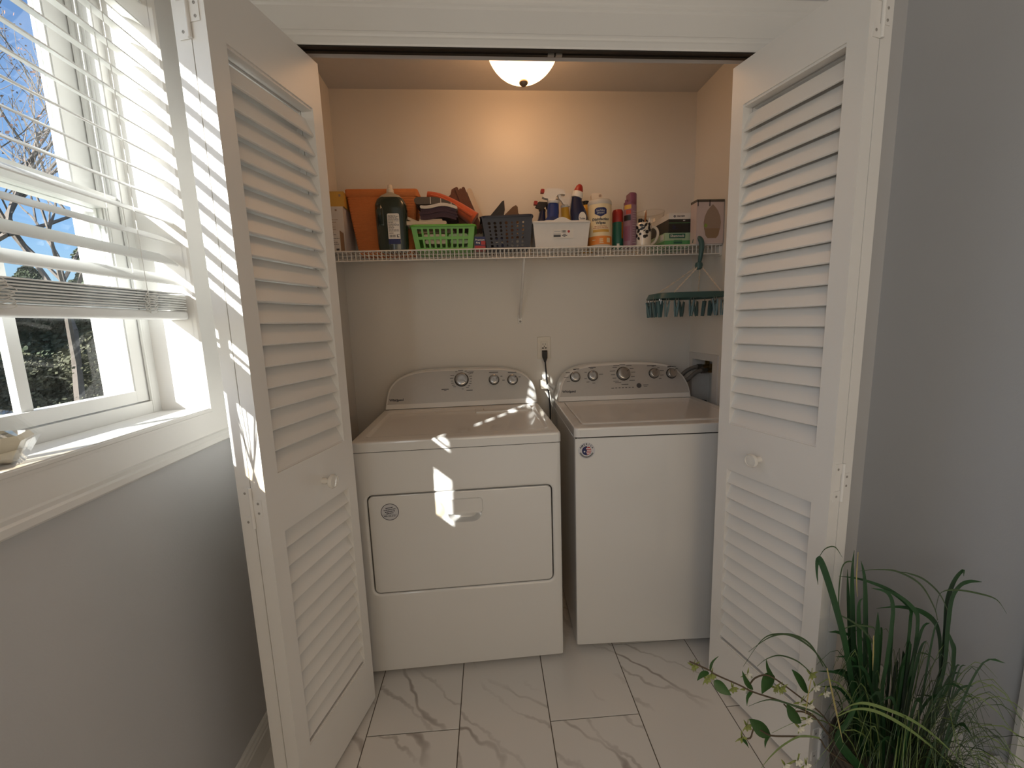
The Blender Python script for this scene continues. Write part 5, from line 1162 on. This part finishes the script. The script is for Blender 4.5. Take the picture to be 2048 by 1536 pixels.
# pale box picturing a diffuser
t, cx, cy = carton('diffuser_box', 'pale pink box picturing a drop shaped diffuser at right shelf end', 0.984, 1.110, 1.842, 1.895, 0.188, MT['box_pink'])
obj('top_edge', bx(-0.0634, 0.0634, 1.8415 - cy, 1.8955 - cy, 0.178, 0.1885), MT['box_dark_edge'], t, smooth=0)
drop = [(0.000, 0.168), (0.010, 0.158), (0.024, 0.142), (0.035, 0.118), (0.040, 0.09), (0.037, 0.064), (0.030, 0.048), (-0.030, 0.048), (-0.037, 0.064), (-0.040, 0.09), (-0.035, 0.118), (-0.024, 0.142), (-0.010, 0.158)]
pp_ = obj('picture', prism(NB(), [(x + 0.010, z) for x, z in drop], 'y', 1.8412 - cy, 1.842 - cy), MT['print_brown'], t, smooth=0)
obj('picture_base', prism(NB(), [(-0.026, 0.066), (0.046, 0.066), (0.040, 0.036), (0.030, 0.024), (-0.010, 0.024), (-0.020, 0.036)], 'y', 1.8409 - cy, 1.8413 - cy), MT['card_brown'], t, smooth=0)
obj('picture_leaf', prism(NB(), [(-0.030, 0.076), (-0.022, 0.088), (-0.012, 0.080), (-0.018, 0.068)], 'y', 1.8406 - cy, 1.841 - cy), MT['print_leaf'], t, smooth=0)
for x in (-0.058, -0.004): obj('tape', bx(x - 0.0015, x + 0.0015, 1.8405 - cy, 1.842 - cy, 0.160, 0.187), MT['black_ink'], t, smooth=0)

# ------------------------------------------------------------------ hanging clip dryer
pm('teal_plastic', (0.045, 0.11, 0.11), 0.4); pm('peg_plastic', (0.07, 0.14, 0.15), 0.4); pm('chain_plastic', (0.80, 0.68, 0.54), 0.5)
HX, HY = 1.003, SY - 0.010
t = thing('clip_dryer', 'dark teal clothespin hanger hooked over the wire shelf', 'hanger', (HX, HY, 1.53))
hk = smooth_path([(0, -0.004, 0.008), (0.001, -0.010, 0.035), (0.004, -0.012, 0.068), (0.004, -0.008, 0.100), (-0.004, 0.004, 0.118), (-0.010, 0.020, 0.116), (-0.013, 0.026, 0.100)], 6)
obj('hook', tube(NB(), hk, [0.0075 + 0.004 * math.sin(PI * i / (len(hk) - 1)) for i in range(len(hk))], 10), MT['teal_plastic'], t, smooth=60)
obj('hub', lathe(NB(), [(0.006, 0.014), (0.014, 0.010), (0.017, 0.0), (0.015, -0.014), (0.008, -0.020)], 16), MT['teal_plastic'], t, smooth=40)
TX, TZ_ = -0.052, -0.128; ta, tb = 0.168, 0.105
def octa(a, b, z, r=0.02): return [(TX + x, y, z) for x, y in [(a * math.copysign(abs(math.cos(q)) ** 0.55, math.cos(q)), b * math.copysign(abs(math.sin(q)) ** 0.55, math.sin(q))) for q in [2 * PI * i / 40 for i in range(40)]]]
tray = loops(NB(), [octa(ta, tb, TZ_ - 0.020), octa(ta + 0.004, tb + 0.004, TZ_ - 0.018), octa(ta - 0.006, tb - 0.006, TZ_ + 0.004), octa(ta - 0.016, tb - 0.016, TZ_ + 0.006), octa(ta - 0.014, tb - 0.014, TZ_ - 0.018)], False, False)
for a in (-0.6, 0.6): box(tray, TX + a * 0.13 - 0.006, TX + a * 0.13 + 0.006, -tb + 0.006, tb - 0.006, TZ_ - 0.012, TZ_ + 0.002)
box(tray, TX - ta + 0.008, TX + ta - 0.008, -0.007, 0.007, TZ_ - 0.012, TZ_ + 0.002)
obj('tray', tray, MT['teal_plastic'], t, smooth=40)
for sx_, sy_ in ((-1, -1), (-1, 1), (1, -1), (1, 1)):
    A = Vector((0.010 * sx_, 0.008 * sy_, -0.010)); B_ = Vector((TX + sx_ * ta * 0.62, sy_ * (tb - 0.012), TZ_ + 0.006)); bm = NB(); n = 15; dv = (B_ - A) / n; L_ = dv.length * 0.62
    d_ = dv.normalized(); s0_ = d_.cross(Vector((0, 0, 1))).normalized(); s1_ = d_.cross(s0_)
    for i in range(n):
        c_ = A + dv * (i + 0.5); s = s0_ if i % 2 else s1_
        tube(bm, [c_ + d_ * L_ * math.cos(2 * PI * k / 10) + s * 0.0026 * math.sin(2 * PI * k / 10) for k in range(11)], 0.0013, 4)
    obj('chain', bm, MT['chain_plastic'], t, smooth=60)
# clothespins hang in rings round the tray edge
pin = obj('clothespin', join([prism(NB(), [(-0.009, 0.006), (-0.006, 0.008), (-0.001, -0.020), (-0.0005, -0.052), (-0.004, -0.054), (-0.007, -0.030)], 'y', -0.005, 0.005), prism(NB(), [(0.009, 0.006), (0.006, 0.008), (0.001, -0.020), (0.0005, -0.052), (0.004, -0.054), (0.007, -0.030)], 'y', -0.005, 0.005)]), MT['peg_plastic'], t, smooth=30)
ring = obj('wire_loop', tube(NB(), [(0.004 * math.cos(q), 0, 0.010 + 0.017 * math.sin(q)) for q in [2 * PI * k / 10 for k in range(11)]], 0.0009, 4), MT['steel'], pin, smooth=60)
spot = []
for q in range(18):
    a = 2 * PI * q / 18 + 0.12
    spot.append((TX + (ta - 0.004) * math.copysign(abs(math.cos(a)) ** 0.6, math.cos(a)), (tb - 0.004) * math.copysign(abs(math.sin(a)) ** 0.6, math.sin(a)), random.uniform(-0.9, 0.9)))
for i, (x, y, r) in enumerate(spot):
    if i == 0: p_ = pin
    else: p_ = copy_part(pin); copy_part(ring, p_)
    p_.scale = (1.3, 1.3, 1.15); p_.location = (x, y, TZ_ - 0.038); p_.rotation_euler = (random.uniform(-0.12, 0.12), random.uniform(-0.15, 0.15), r)

# ------------------------------------------------------------------ reed diffuser on the sill
MT['amber'] = glassmat('amber_liquid', (0.985, 0.90, 0.78), 0.0); pm('reed_wood', (0.50, 0.27, 0.10), 0.7)
def facet(name, label, c):
    t = thing(name, label, 'diffuser', c)
    pr = [(0.036, 0.0), (0.040, 0.002), (0.064, 0.042), (0.040, 0.082), (0.017, 0.092), (0.016, 0.112), (0.019, 0.114)]
    ins = [(0.0155, 0.114), (0.0125, 0.111), (0.0135, 0.092), (0.0365, 0.0795), (0.0595, 0.042), (0.036, 0.005), (0.001, 0.005)]
    o = obj('bottle', lathe(NB(), pr + ins, 6), MT['clear'], t, smooth=0)
    obj('liquid', lathe(NB(), [(0.001, 0.0065), (0.0345, 0.0065), (0.0555, 0.042), (0.0505, 0.050), (0.001, 0.050)], 6), MT['amber'], t, smooth=0)
    return t
t = facet('reed_diffuser', 'faceted clear glass reed diffuser on the window sill', (-0.757, 0.668, WZ0 + 0.0003))
for i, (a, l) in enumerate(((0.2, 0.26), (0.9, 0.25), (1.9, 0.27), (2.9, 0.24), (3.8, 0.26), (4.9, 0.25), (5.6, 0.27))):
    lean = 0.19 if i else 0.2; dx, dy = math.cos(a) * lean, math.sin(a) * lean
    obj('reed', tube(NB(), [(-dx * 0.07, -dy * 0.07, 0.012), (dx * 0.055, dy * 0.055, 0.112), (dx * (l - 0.11) + dx * 0.06, dy * (l - 0.11) + dy * 0.06, l)], 0.0018, 6), MT['reed_wood'], t, smooth=50)

# ------------------------------------------------------------------ potted artificial grass
pm('blade_dark', (0.020, 0.075, 0.022), 0.42, var=0.25, scale=25); pm('blade_light', (0.16, 0.23, 0.07), 0.5, var=0.2); pm('straw', (0.42, 0.36, 0.15), 0.6); pm('blade_thin', (0.05, 0.09, 0.035), 0.5, var=0.25)
pm('leaf_green', (0.040, 0.11, 0.025), 0.45, var=0.2, scale=40); pm('stem_brown', (0.10, 0.07, 0.04), 0.7); pm('petal_white', (0.70, 0.68, 0.58), 0.6); pm('bud_green', (0.26, 0.30, 0.08), 0.55); pm('wicker', (0.07, 0.06, 0.045), 0.8, bump=0.8, bscale=120); pm('moss', (0.05, 0.05, 0.03), 0.95, bump=1.0, bscale=200)
PX, PY = 0.985, 0.800
plant = thing('grass_plant', 'potted artificial grass with white flower sprays beside the louvred door', 'plant', (PX, PY, 0))
def prel(bm): return rel(bm, (PX, PY, 0))
obj('pot', lathe(NB(), [(0.105, 0.0), (0.110, 0.004), (0.128, 0.19), (0.131, 0.20), (0.127, 0.204), (0.121, 0.198), (0.118, 0.17), (0.0, 0.17)], 36), MT['wicker'], plant, smooth=40)
for i in range(9):
    z = 0.012 + i * 0.021; r = 0.111 + 0.018 * z / 0.19
    obj('wicker_band', tube(NB(), [(r * math.cos(2 * PI * k / 48), r * math.sin(2 * PI * k / 48), z + (0.003 if k % 2 else -0.003)) for k in range(49)], 0.0052, 6), MT['wicker'], plant, smooth=60)
obj('moss', lathe(NB(), [(0.117, 0.168), (0.117, 0.178), (0.08, 0.190), (0.0, 0.196)], 24), MT['moss'], plant, smooth=60)
BL = [
('w',0.016,[(0.914,0.82,0.161),(0.872,0.817,0.374),(0.834,0.814,0.519),(0.797,0.811,0.626),(0.761,0.809,0.717),(0.741,0.806,0.75),(0.736,0.803,0.727),(0.739,0.8,0.691)]),
('w',0.015,[(0.941,0.84,0.132),(0.909,0.845,0.342),(0.887,0.85,0.53),(0.877,0.855,0.664),(0.881,0.86,0.728)]),
('w',0.015,[(0.965,0.84,0.129),(0.938,0.848,0.336),(0.926,0.855,0.522),(0.919,0.862,0.642),(0.912,0.87,0.692)]),
('w',0.013,[(0.953,0.86,0.106),(0.925,0.867,0.318),(0.895,0.873,0.558),(0.888,0.88,0.665)]),
('w',0.014,[(0.928,0.82,0.159),(0.904,0.825,0.362),(0.888,0.83,0.5),(0.881,0.835,0.597),(0.894,0.84,0.614)]),
('w',0.018,[(1.158,0.86,0.079),(1.155,0.857,0.172),(1.146,0.854,0.355),(1.142,0.851,0.485),(1.133,0.849,0.577),(1.14,0.846,0.634),(1.156,0.843,0.663),(1.156,0.84,0.65)]),
('w',0.016,[(1.168,0.86,0.077),(1.162,0.856,0.199),(1.149,0.851,0.358),(1.141,0.847,0.507),(1.136,0.843,0.586),(1.147,0.839,0.625),(1.166,0.834,0.639),(1.193,0.83,0.638)]),
('w',0.016,[(1.206,0.88,0.048),(1.2,0.876,0.172),(1.198,0.872,0.307),(1.197,0.868,0.407),(1.181,0.864,0.446),(1.153,0.86,0.496)]),
('w',0.012,[(1.163,0.86,0.078),(1.166,0.863,0.242),(1.16,0.867,0.392),(1.142,0.87,0.489),(1.098,0.873,0.534),(1.038,0.877,0.551),(0.977,0.88,0.55)]),
('w',0.013,[(0.942,0.8,0.182),(0.931,0.803,0.381),(0.938,0.807,0.47),(0.944,0.81,0.556),(0.944,0.813,0.612),(0.93,0.817,0.643),(0.892,0.82,0.655)]),
('w',0.011,[(1.038,0.84,0.119),(1.032,0.846,0.327),(1.042,0.851,0.442),(1.048,0.857,0.527),(1.048,0.863,0.561),(0.996,0.869,0.606),(0.925,0.874,0.638),(0.866,0.88,0.649)]),
('w',0.012,[(1.055,0.85,0.105),(1.049,0.852,0.319),(1.064,0.853,0.433),(1.066,0.855,0.527),(1.052,0.857,0.56),(1.004,0.858,0.601),(0.94,0.86,0.624)]),
('w',0.018,[(0.942,0.82,0.157),(0.933,0.822,0.361),(0.929,0.825,0.477),(0.928,0.828,0.544),(0.927,0.83,0.582)]),
('w',0.018,[(1.023,0.84,0.121),(1.016,0.84,0.31),(1.019,0.84,0.407),(1.027,0.84,0.458)]),
('w',0.014,[(1.039,0.84,0.232),(1.038,0.837,0.335),(1.037,0.833,0.406),(1.035,0.83,0.457)]),
('w',0.02,[(0.785,0.76,0.321),(0.794,0.753,0.377),(0.804,0.747,0.427),(0.814,0.74,0.467)]),
('g',0.006,[(0.737,0.72,0.441),(0.753,0.71,0.471),(0.776,0.7,0.484),(0.817,0.69,0.474),(0.866,0.68,0.452),(0.917,0.67,0.412),(0.979,0.66,0.347)]),
('g',0.006,[(0.734,0.72,0.435),(0.763,0.708,0.463),(0.797,0.696,0.466),(0.845,0.684,0.442),(0.893,0.672,0.405),(0.948,0.66,0.352)]),
('g',0.004,[(0.759,0.78,0.495),(0.716,0.774,0.552),(0.664,0.768,0.594),(0.619,0.762,0.61),(0.58,0.756,0.605),(0.536,0.75,0.551)]),
('g',0.004,[(0.75,0.78,0.5),(0.706,0.772,0.568),(0.653,0.765,0.603),(0.6,0.758,0.608),(0.546,0.75,0.585)]),
('g',0.003,[(0.722,0.78,0.486),(0.682,0.775,0.525),(0.636,0.77,0.549),(0.601,0.765,0.549),(0.575,0.76,0.538)]),
('g',0.005,[(0.718,0.74,0.361),(0.664,0.73,0.384),(0.617,0.72,0.38),(0.58,0.71,0.367),(0.552,0.7,0.353)]),
('g',0.004,[(0.742,0.76,0.389),(0.702,0.75,0.422),(0.652,0.74,0.451),(0.587,0.73,0.484),(0.531,0.72,0.485)]),
('g',0.004,[(1.101,0.84,0.536),(1.076,0.832,0.581),(1.023,0.824,0.65),(0.952,0.816,0.694),(0.891,0.808,0.71),(0.832,0.8,0.716)]),
('g',0.004,[(1.125,0.84,0.561),(1.089,0.835,0.614),(1.038,0.83,0.658),(0.99,0.825,0.681),(0.957,0.82,0.691)]),
('g',0.004,[(1.092,0.84,0.564),(1.084,0.828,0.619),(1.108,0.816,0.634),(1.156,0.804,0.628),(1.185,0.792,0.618),(1.197,0.78,0.591)]),
('g',0.004,[(0.84,0.82,0.513),(0.809,0.815,0.623),(0.804,0.81,0.721),(0.822,0.805,0.737),(0.823,0.8,0.721)]),
('g',0.003,[(0.753,0.82,0.74),(0.761,0.813,0.768),(0.779,0.807,0.775),(0.792,0.8,0.753)]),
('g',0.004,[(0.832,0.82,0.555),(0.862,0.82,0.561),(0.906,0.82,0.552),(0.912,0.82,0.542)]),
('g',0.004,[(0.82,0.82,0.592),(0.862,0.82,0.565),(0.9,0.82,0.526),(0.923,0.82,0.478)]),
('g',0.003,[(1.047,0.84,0.447),(1.061,0.833,0.456),(1.077,0.827,0.451),(1.087,0.82,0.437)]),
('g',0.004,[(1.096,0.86,0.305),(1.119,0.855,0.307),(1.153,0.85,0.294),(1.188,0.845,0.274),(1.222,0.84,0.245)]),
('g',0.003,[(0.852,0.78,0.35),(0.898,0.773,0.333),(0.952,0.767,0.297),(0.996,0.76,0.262)]),
('g',0.003,[(0.839,0.77,0.36),(0.876,0.76,0.337),(0.936,0.75,0.272),(0.936,0.74,0.257)]),
('s',0.005,[(0.74,0.76,0.515),(0.756,0.75,0.433),(0.775,0.74,0.342)]),
('s',0.005,[(0.889,0.8,0.548),(0.893,0.8,0.498),(0.896,0.8,0.455)]),
('s',0.004,[(0.705,0.76,0.494),(0.691,0.75,0.462),(0.679,0.74,0.425)]),
('s',0.004,[(0.871,0.84,0.736),(0.873,0.84,0.674),(0.88,0.84,0.62)]),
]
rb = random.Random(5)
def mouth(p):
    v = Vector((p[0] - PX, p[1] - PY)); l = v.length
    if l > 0.10: v *= 0.10 / l
    return (PX + v.x * 0.9, PY + v.y * 0.9, 0.18)
for kind, w_, pts in BL:
    q = list(pts)
    if kind == 'w':
        if q[0][2] < 0.45: q = [mouth(q[0])] + [p for p in q if p[2] > 0.24]
        obj('wide_blade', prel(ribbon(NB(), q, w_ * 1.15, fold=0.3, k=5, base=0.75)), MT['blade_dark'], plant, smooth=50)
    elif kind == 'g': obj('thin_blade', prel(ribbon(NB(), q, w_ * 1.1, fold=0.4, k=6)), MT['blade_light'] if w_ > 0.0045 else MT['blade_thin'], plant, smooth=50)
    else: obj('straw_blade', prel(ribbon(NB(), q, w_, fold=0.4, k=4)), MT['straw'], plant, smooth=50)
for i in range(46):      # shorter wide blades filling the clump
    a = rb.uniform(0, 2 * PI); r0 = 0.09 * math.sqrt(rb.random()); h = rb.uniform(0.16, 0.38); out = rb.uniform(0.02, 0.13)
    if math.cos(a) > 0.1: out *= 0.5
    b0 = Vector((PX + r0 * math.cos(a), PY + r0 * math.sin(a), 0.185)); a2 = a + rb.uniform(-0.4, 0.4); d_ = Vector((math.cos(a2), math.sin(a2) * 0.8, 0))
    if d_.y > 0.2 and d_.x < 0.3: d_.y = 0.1
    pts = [b0, b0 + d_ * out * 0.25 + Vector((0, 0, h * 0.55)), b0 + d_ * out * 0.7 + Vector((0, 0, h * 0.92)), b0 + d_ * out * 1.25 + Vector((0, 0, h * 0.96))]
    obj('wide_blade', prel(ribbon(NB(), pts, rb.uniform(0.008, 0.014), fold=0.3, k=4, base=0.75)), MT['blade_dark'], plant, smooth=50)
bm = NB()
for i in range(190):
    a = rb.uniform(0, 2 * PI); r0 = 0.10 * math.sqrt(rb.random()); h = rb.uniform(0.10, 0.34); out = rb.uniform(0.06, 0.26)
    a2 = a + rb.uniform(-0.5, 0.5); d_ = Vector((math.cos(a2), math.sin(a2), 0))
    if d_.y > 0.15 and d_.x < 0.4: d_.y = 0.15; out *= 0.5
    if d_.x > 0.2: out *= 0.62; h *= 0.8
    b0 = Vector((PX + r0 * math.cos(a), PY + r0 * math.sin(a), 0.185))
    ribbon(bm, [b0, b0 + d_ * out * 0.2 + Vector((0, 0, h * 0.65)), b0 + d_ * out * 0.6 + Vector((0, 0, h)), b0 + d_ * out + Vector((0, 0, h * rb.uniform(0.55, 0.85)))], rb.uniform(0.0018, 0.0032), fold=0.4, k=3)
o = obj('fine_grass', prel(bm), MT['blade_thin'], plant, smooth=50); o['kind'] = 'stuff'
bm = NB()
for i in range(70):
    a = rb.uniform(0, 2 * PI); r0 = 0.10 * math.sqrt(rb.random()); h = rb.uniform(0.12, 0.30); out = rb.uniform(0.08, 0.24); d_ = Vector((math.cos(a), math.sin(a), 0))
    if d_.y > 0.15 and d_.x < 0.4: d_.y = 0.1; out *= 0.5
    b0 = Vector((PX + r0 * math.cos(a), PY + r0 * math.sin(a), 0.185))
    ribbon(bm, [b0, b0 + d_ * out * 0.2 + Vector((0, 0, h * 0.65)), b0 + d_ * out * 0.6 + Vector((0, 0, h)), b0 + d_ * out + Vector((0, 0, h * rb.uniform(0.5, 0.8)))], rb.uniform(0.002, 0.004), fold=0.4, k=3)
o = obj('pale_grass', prel(bm), MT['blade_light'], plant, smooth=50); o['kind'] = 'stuff'
STEMS = [
(0.0022,[(0.778,0.8,0.318),(0.756,0.808,0.346),(0.691,0.815,0.378),(0.617,0.822,0.407),(0.587,0.83,0.421),(0.531,0.838,0.448),(0.52,0.845,0.454),(0.492,0.852,0.466),(0.476,0.86,0.47)]),
(0.0022,[(0.771,0.8,0.356),(0.736,0.808,0.385),(0.67,0.816,0.439),(0.646,0.824,0.448),(0.626,0.832,0.434),(0.62,0.84,0.41)]),
(0.002,[(0.753,0.78,0.311),(0.696,0.784,0.318),(0.64,0.788,0.323),(0.604,0.792,0.344),(0.596,0.796,0.312),(0.577,0.8,0.313)]),
(0.002,[(0.749,0.78,0.358),(0.719,0.787,0.377),(0.691,0.793,0.378),(0.678,0.8,0.39)]),
]
for r, pts in STEMS:
    q = [mouth(pts[0]), (pts[0][0] + 0.03, pts[0][1], pts[0][2] - 0.04)] + list(pts)
    obj('stem', prel(tube(NB(), smooth_path(q, 4), 0.0018, 6)), MT['stem_brown'], plant, smooth=60)
LEAVES = [
(0.02,[(0.764,0.83,0.38),(0.734,0.82,0.428),(0.7,0.81,0.47)]),
(0.034,[(0.683,0.84,0.424),(0.658,0.83,0.418),(0.637,0.82,0.402)]),
(0.012,[(0.681,0.84,0.422),(0.658,0.83,0.455),(0.642,0.82,0.495)]),
(0.014,[(0.629,0.84,0.395),(0.604,0.83,0.429),(0.584,0.82,0.47)]),
(0.01,[(0.63,0.84,0.39),(0.61,0.83,0.386),(0.601,0.82,0.373)]),
(0.011,[(0.525,0.85,0.448),(0.523,0.84,0.479),(0.53,0.83,0.505)]),
(0.014,[(0.521,0.85,0.442),(0.498,0.84,0.449),(0.48,0.83,0.445)]),
(0.024,[(0.535,0.85,0.419),(0.551,0.84,0.406),(0.567,0.83,0.396)]),
(0.03,[(0.65,0.8,0.306),(0.615,0.79,0.342),(0.579,0.78,0.383)]),
(0.01,[(0.648,0.8,0.306),(0.632,0.79,0.306),(0.622,0.78,0.3)]),
(0.026,[(0.716,0.79,0.346),(0.684,0.78,0.384),(0.659,0.77,0.422)]),
(0.01,[(0.582,0.8,0.31),(0.583,0.79,0.307),(0.582,0.78,0.306)]),
]
for w_, pts in LEAVES: obj('leaf', prel(leafshape(NB(), pts, w_)), MT['leaf_green'], plant, smooth=60)
for i, c in enumerate(((0.488,0.86,0.456),(0.518,0.855,0.421),(0.584,0.85,0.393),(0.617,0.845,0.432),(0.618,0.845,0.391),(0.687,0.84,0.393),(0.76,0.82,0.44),(0.764,0.81,0.416),(0.791,0.81,0.397),(0.721,0.8,0.388),(0.732,0.79,0.353),(0.715,0.79,0.332),(0.59,0.8,0.341),(0.579,0.8,0.31),(0.688,0.76,0.281),(0.724,0.78,0.401),(0.669,0.8,0.432),(0.659,0.76,0.273),(0.71,0.76,0.267),(0.528,0.85,0.436),)):
    c = Vector(c); bm = NB(); bp = NB()
    white = i in (3, 4, 7, 8, 9, 10, 11, 14, 15, 17, 18)
    for k in range(5):
        a = 2 * PI * k / 5 + i; d_ = Vector((math.cos(a), -0.4, math.sin(a))).normalized(); L_ = 0.011
        leafshape(bm if white else bp, [c, c + d_ * L_ * 0.6 + Vector((0, -0.002, 0)), c + d_ * L_], 0.0075, 2)
    for k in range(3):
        a = 2 * PI * k / 3 + i * 1.7 + 0.5; d_ = Vector((math.cos(a), 0.1, math.sin(a))).normalized(); leafshape(bp, [c, c + d_ * 0.009, c + d_ * 0.019], 0.0055, 2)
    tube(bp, [c, c + Vector((0.006, 0.006, -0.012 if i % 2 else 0.012))], 0.0008, 4)
    f = obj('flower', prel(bp), MT['bud_green'], plant, smooth=60)
    if white: obj('petals', prel(bm), MT['petal_white'], f, smooth=60)
    else: bm.free()

# ------------------------------------------------------------------ outdoors, seen through the window
GZ = -0.55
MT['ground'] = mat('winter_lawn', (0.15, 0.14, 0.085), 0.95, var=0.35, scale=0.8, bump=0.5, bscale=8)
struct('ground', bx(-60, -1.05, -40, 60, GZ - 0.3, GZ), MT['ground'], 'winter lawn outside the window', smooth=0)
pm('bark', (0.15, 0.125, 0.105), 0.9, var=0.3, scale=20); pm('evergreen', (0.075, 0.095, 0.050), 0.8, var=0.45, scale=6); pm('dead_leaf', (0.24, 0.12, 0.08), 0.8, var=0.4, scale=9)
pm('brush', (0.105, 0.105, 0.062), 0.9, var=0.4, scale=8)
rt = random.Random(21)
def grow(bm, tips, p, d_, L_, r, depth):
    n = 3; pts = [p]; q = p.copy(); dd = d_.copy()
    for i in range(n):
        dd = (dd + Vector((rt.uniform(-.16, .16), rt.uniform(-.16, .16), rt.uniform(-.04, .12)))).normalized(); q = q + dd * L_ / n; pts.append(q.copy())
    tube(bm, pts, [r * (1 - 0.35 * i / n) for i in range(n + 1)], 5 if depth > 2 else 3, cap=False)
    if depth == 0: tips.append(q); return
    for i in range(rt.choice((2, 3, 3))):
        nd = (dd * 0.75 + Vector((rt.uniform(-1, 1), rt.uniform(-1, 1), rt.uniform(-0.15, 0.75))) * 0.75).normalized()
        grow(bm, tips, pts[rt.choice((2, 3, 3))], nd, L_ * rt.uniform(0.62, 0.82), r * 0.60, depth - 1)
def quadleaf(bm, c, s):
    a = Vector((rt.gauss(0, 1), rt.gauss(0, 1), rt.gauss(0, 1))).normalized(); b = a.orthogonal().normalized(); c2 = a.cross(b)
    v = [bm.verts.new(c + b * s * x + c2 * s * 0.6 * y) for x, y in ((-1, 0), (0, -1), (1, 0), (0, 1))]; bm.faces.new(v)
def bare_tree(label, x, y, h, leafy):
    t = thing('bare_tree', label, 'tree', (x, y, GZ), 0, None); bm = NB(); tips = []
    grow(bm, tips, Vector((0, 0, -0.1)), Vector((rt.uniform(-.1, .1), rt.uniform(-.1, .1), 1)).normalized(), h * 0.30, h * 0.014, 6)
    obj('branches', bm, MT['bark'], t, smooth=60)
    bm = NB()
    for p in tips:
        for k in range(leafy):
            if rt.random() < 0.55: quadleaf(bm, p + Vector((rt.gauss(0, .2), rt.gauss(0, .2), rt.gauss(0, .2))), rt.uniform(0.02, 0.04))
    o = obj('buds', bm, MT['dead_leaf'], t, smooth=0); o['kind'] = 'stuff'
def evergreen(label, x, y, h, r, n, m='evergreen', group=None):
    t = thing('evergreen_tree' if m == 'evergreen' else 'brush_thicket', label, 'tree' if m == 'evergreen' else 'bush', (x, y, GZ), 0, group)
    obj('trunk', tube(NB(), [(0, 0, -0.1), (0.02, 0.02, h * 0.5), (0, 0, h * 0.95)], [0.11, 0.07, 0.01], 7), MT['bark'], t, smooth=60)
    bm = NB()
    for i in range(n):
        zz = rt.random() ** 0.8; z = h * (0.02 + 0.96 * zz); rr_ = r * (1 - zz) ** 0.6 * math.sqrt(rt.uniform(0.15, 1)) * (0.8 + 0.25 * math.sin(z * 5 + rt.random())); a = rt.uniform(0, 2 * PI)
        quadleaf(bm, Vector((rr_ * math.cos(a), rr_ * math.sin(a), z)), rt.uniform(0.03, 0.07) * (0.7 if m == 'brush' else 1))
    o = obj('foliage', bm, MT[m], t, smooth=0); o['kind'] = 'stuff'
for i, (az, ds, h, r, lb) in enumerate(((55, 15, 4.6, 2.0, 'dense dark evergreen beyond the window, leftmost of the row'), (49, 14, 3.9, 1.9, 'dark evergreen in the row beyond the window, second from the left'), (44, 15, 3.6, 1.9, 'dark evergreen in the middle of the row beyond the window'), (39.5, 14.5, 4.2, 1.8, 'dark evergreen in the row beyond the window, second from the right'), (35, 15.5, 4.4, 2.0, 'dense dark evergreen beyond the window, rightmost of the row'))):
    a = math.radians(az); evergreen(lb, -math.sin(a) * ds, math.cos(a) * ds, h, r, 22000)
for i, (az, ds, h, lb) in enumerate(((52, 12.5, 8.5, 'bare budding tree outside, leftmost through the window'), (46.5, 16.5, 10.5, 'tall bare budding tree outside behind the evergreens'), (42.5, 11.8, 7.0, 'bare budding tree outside nearest to the window'), (38.5, 17, 10.0, 'bare budding tree outside, rightmost through the window'))):
    a = math.radians(az); bare_tree(lb, -math.sin(a) * ds, math.cos(a) * ds, h, 3)
for i, (az, ds, h, r, lb) in enumerate(((50.5, 12.3, 1.9, 1.5, 'brown brush thicket outside at the foot of the evergreens, left'), (45.5, 12.6, 1.6, 1.6, 'brown brush thicket outside at the foot of the evergreens, middle'), (40.5, 12.4, 2.0, 1.5, 'brown brush thicket outside at the foot of the evergreens, right'))):
    a = math.radians(az); evergreen(lb, -math.sin(a) * ds, math.cos(a) * ds, h, r, 12000, 'brush')
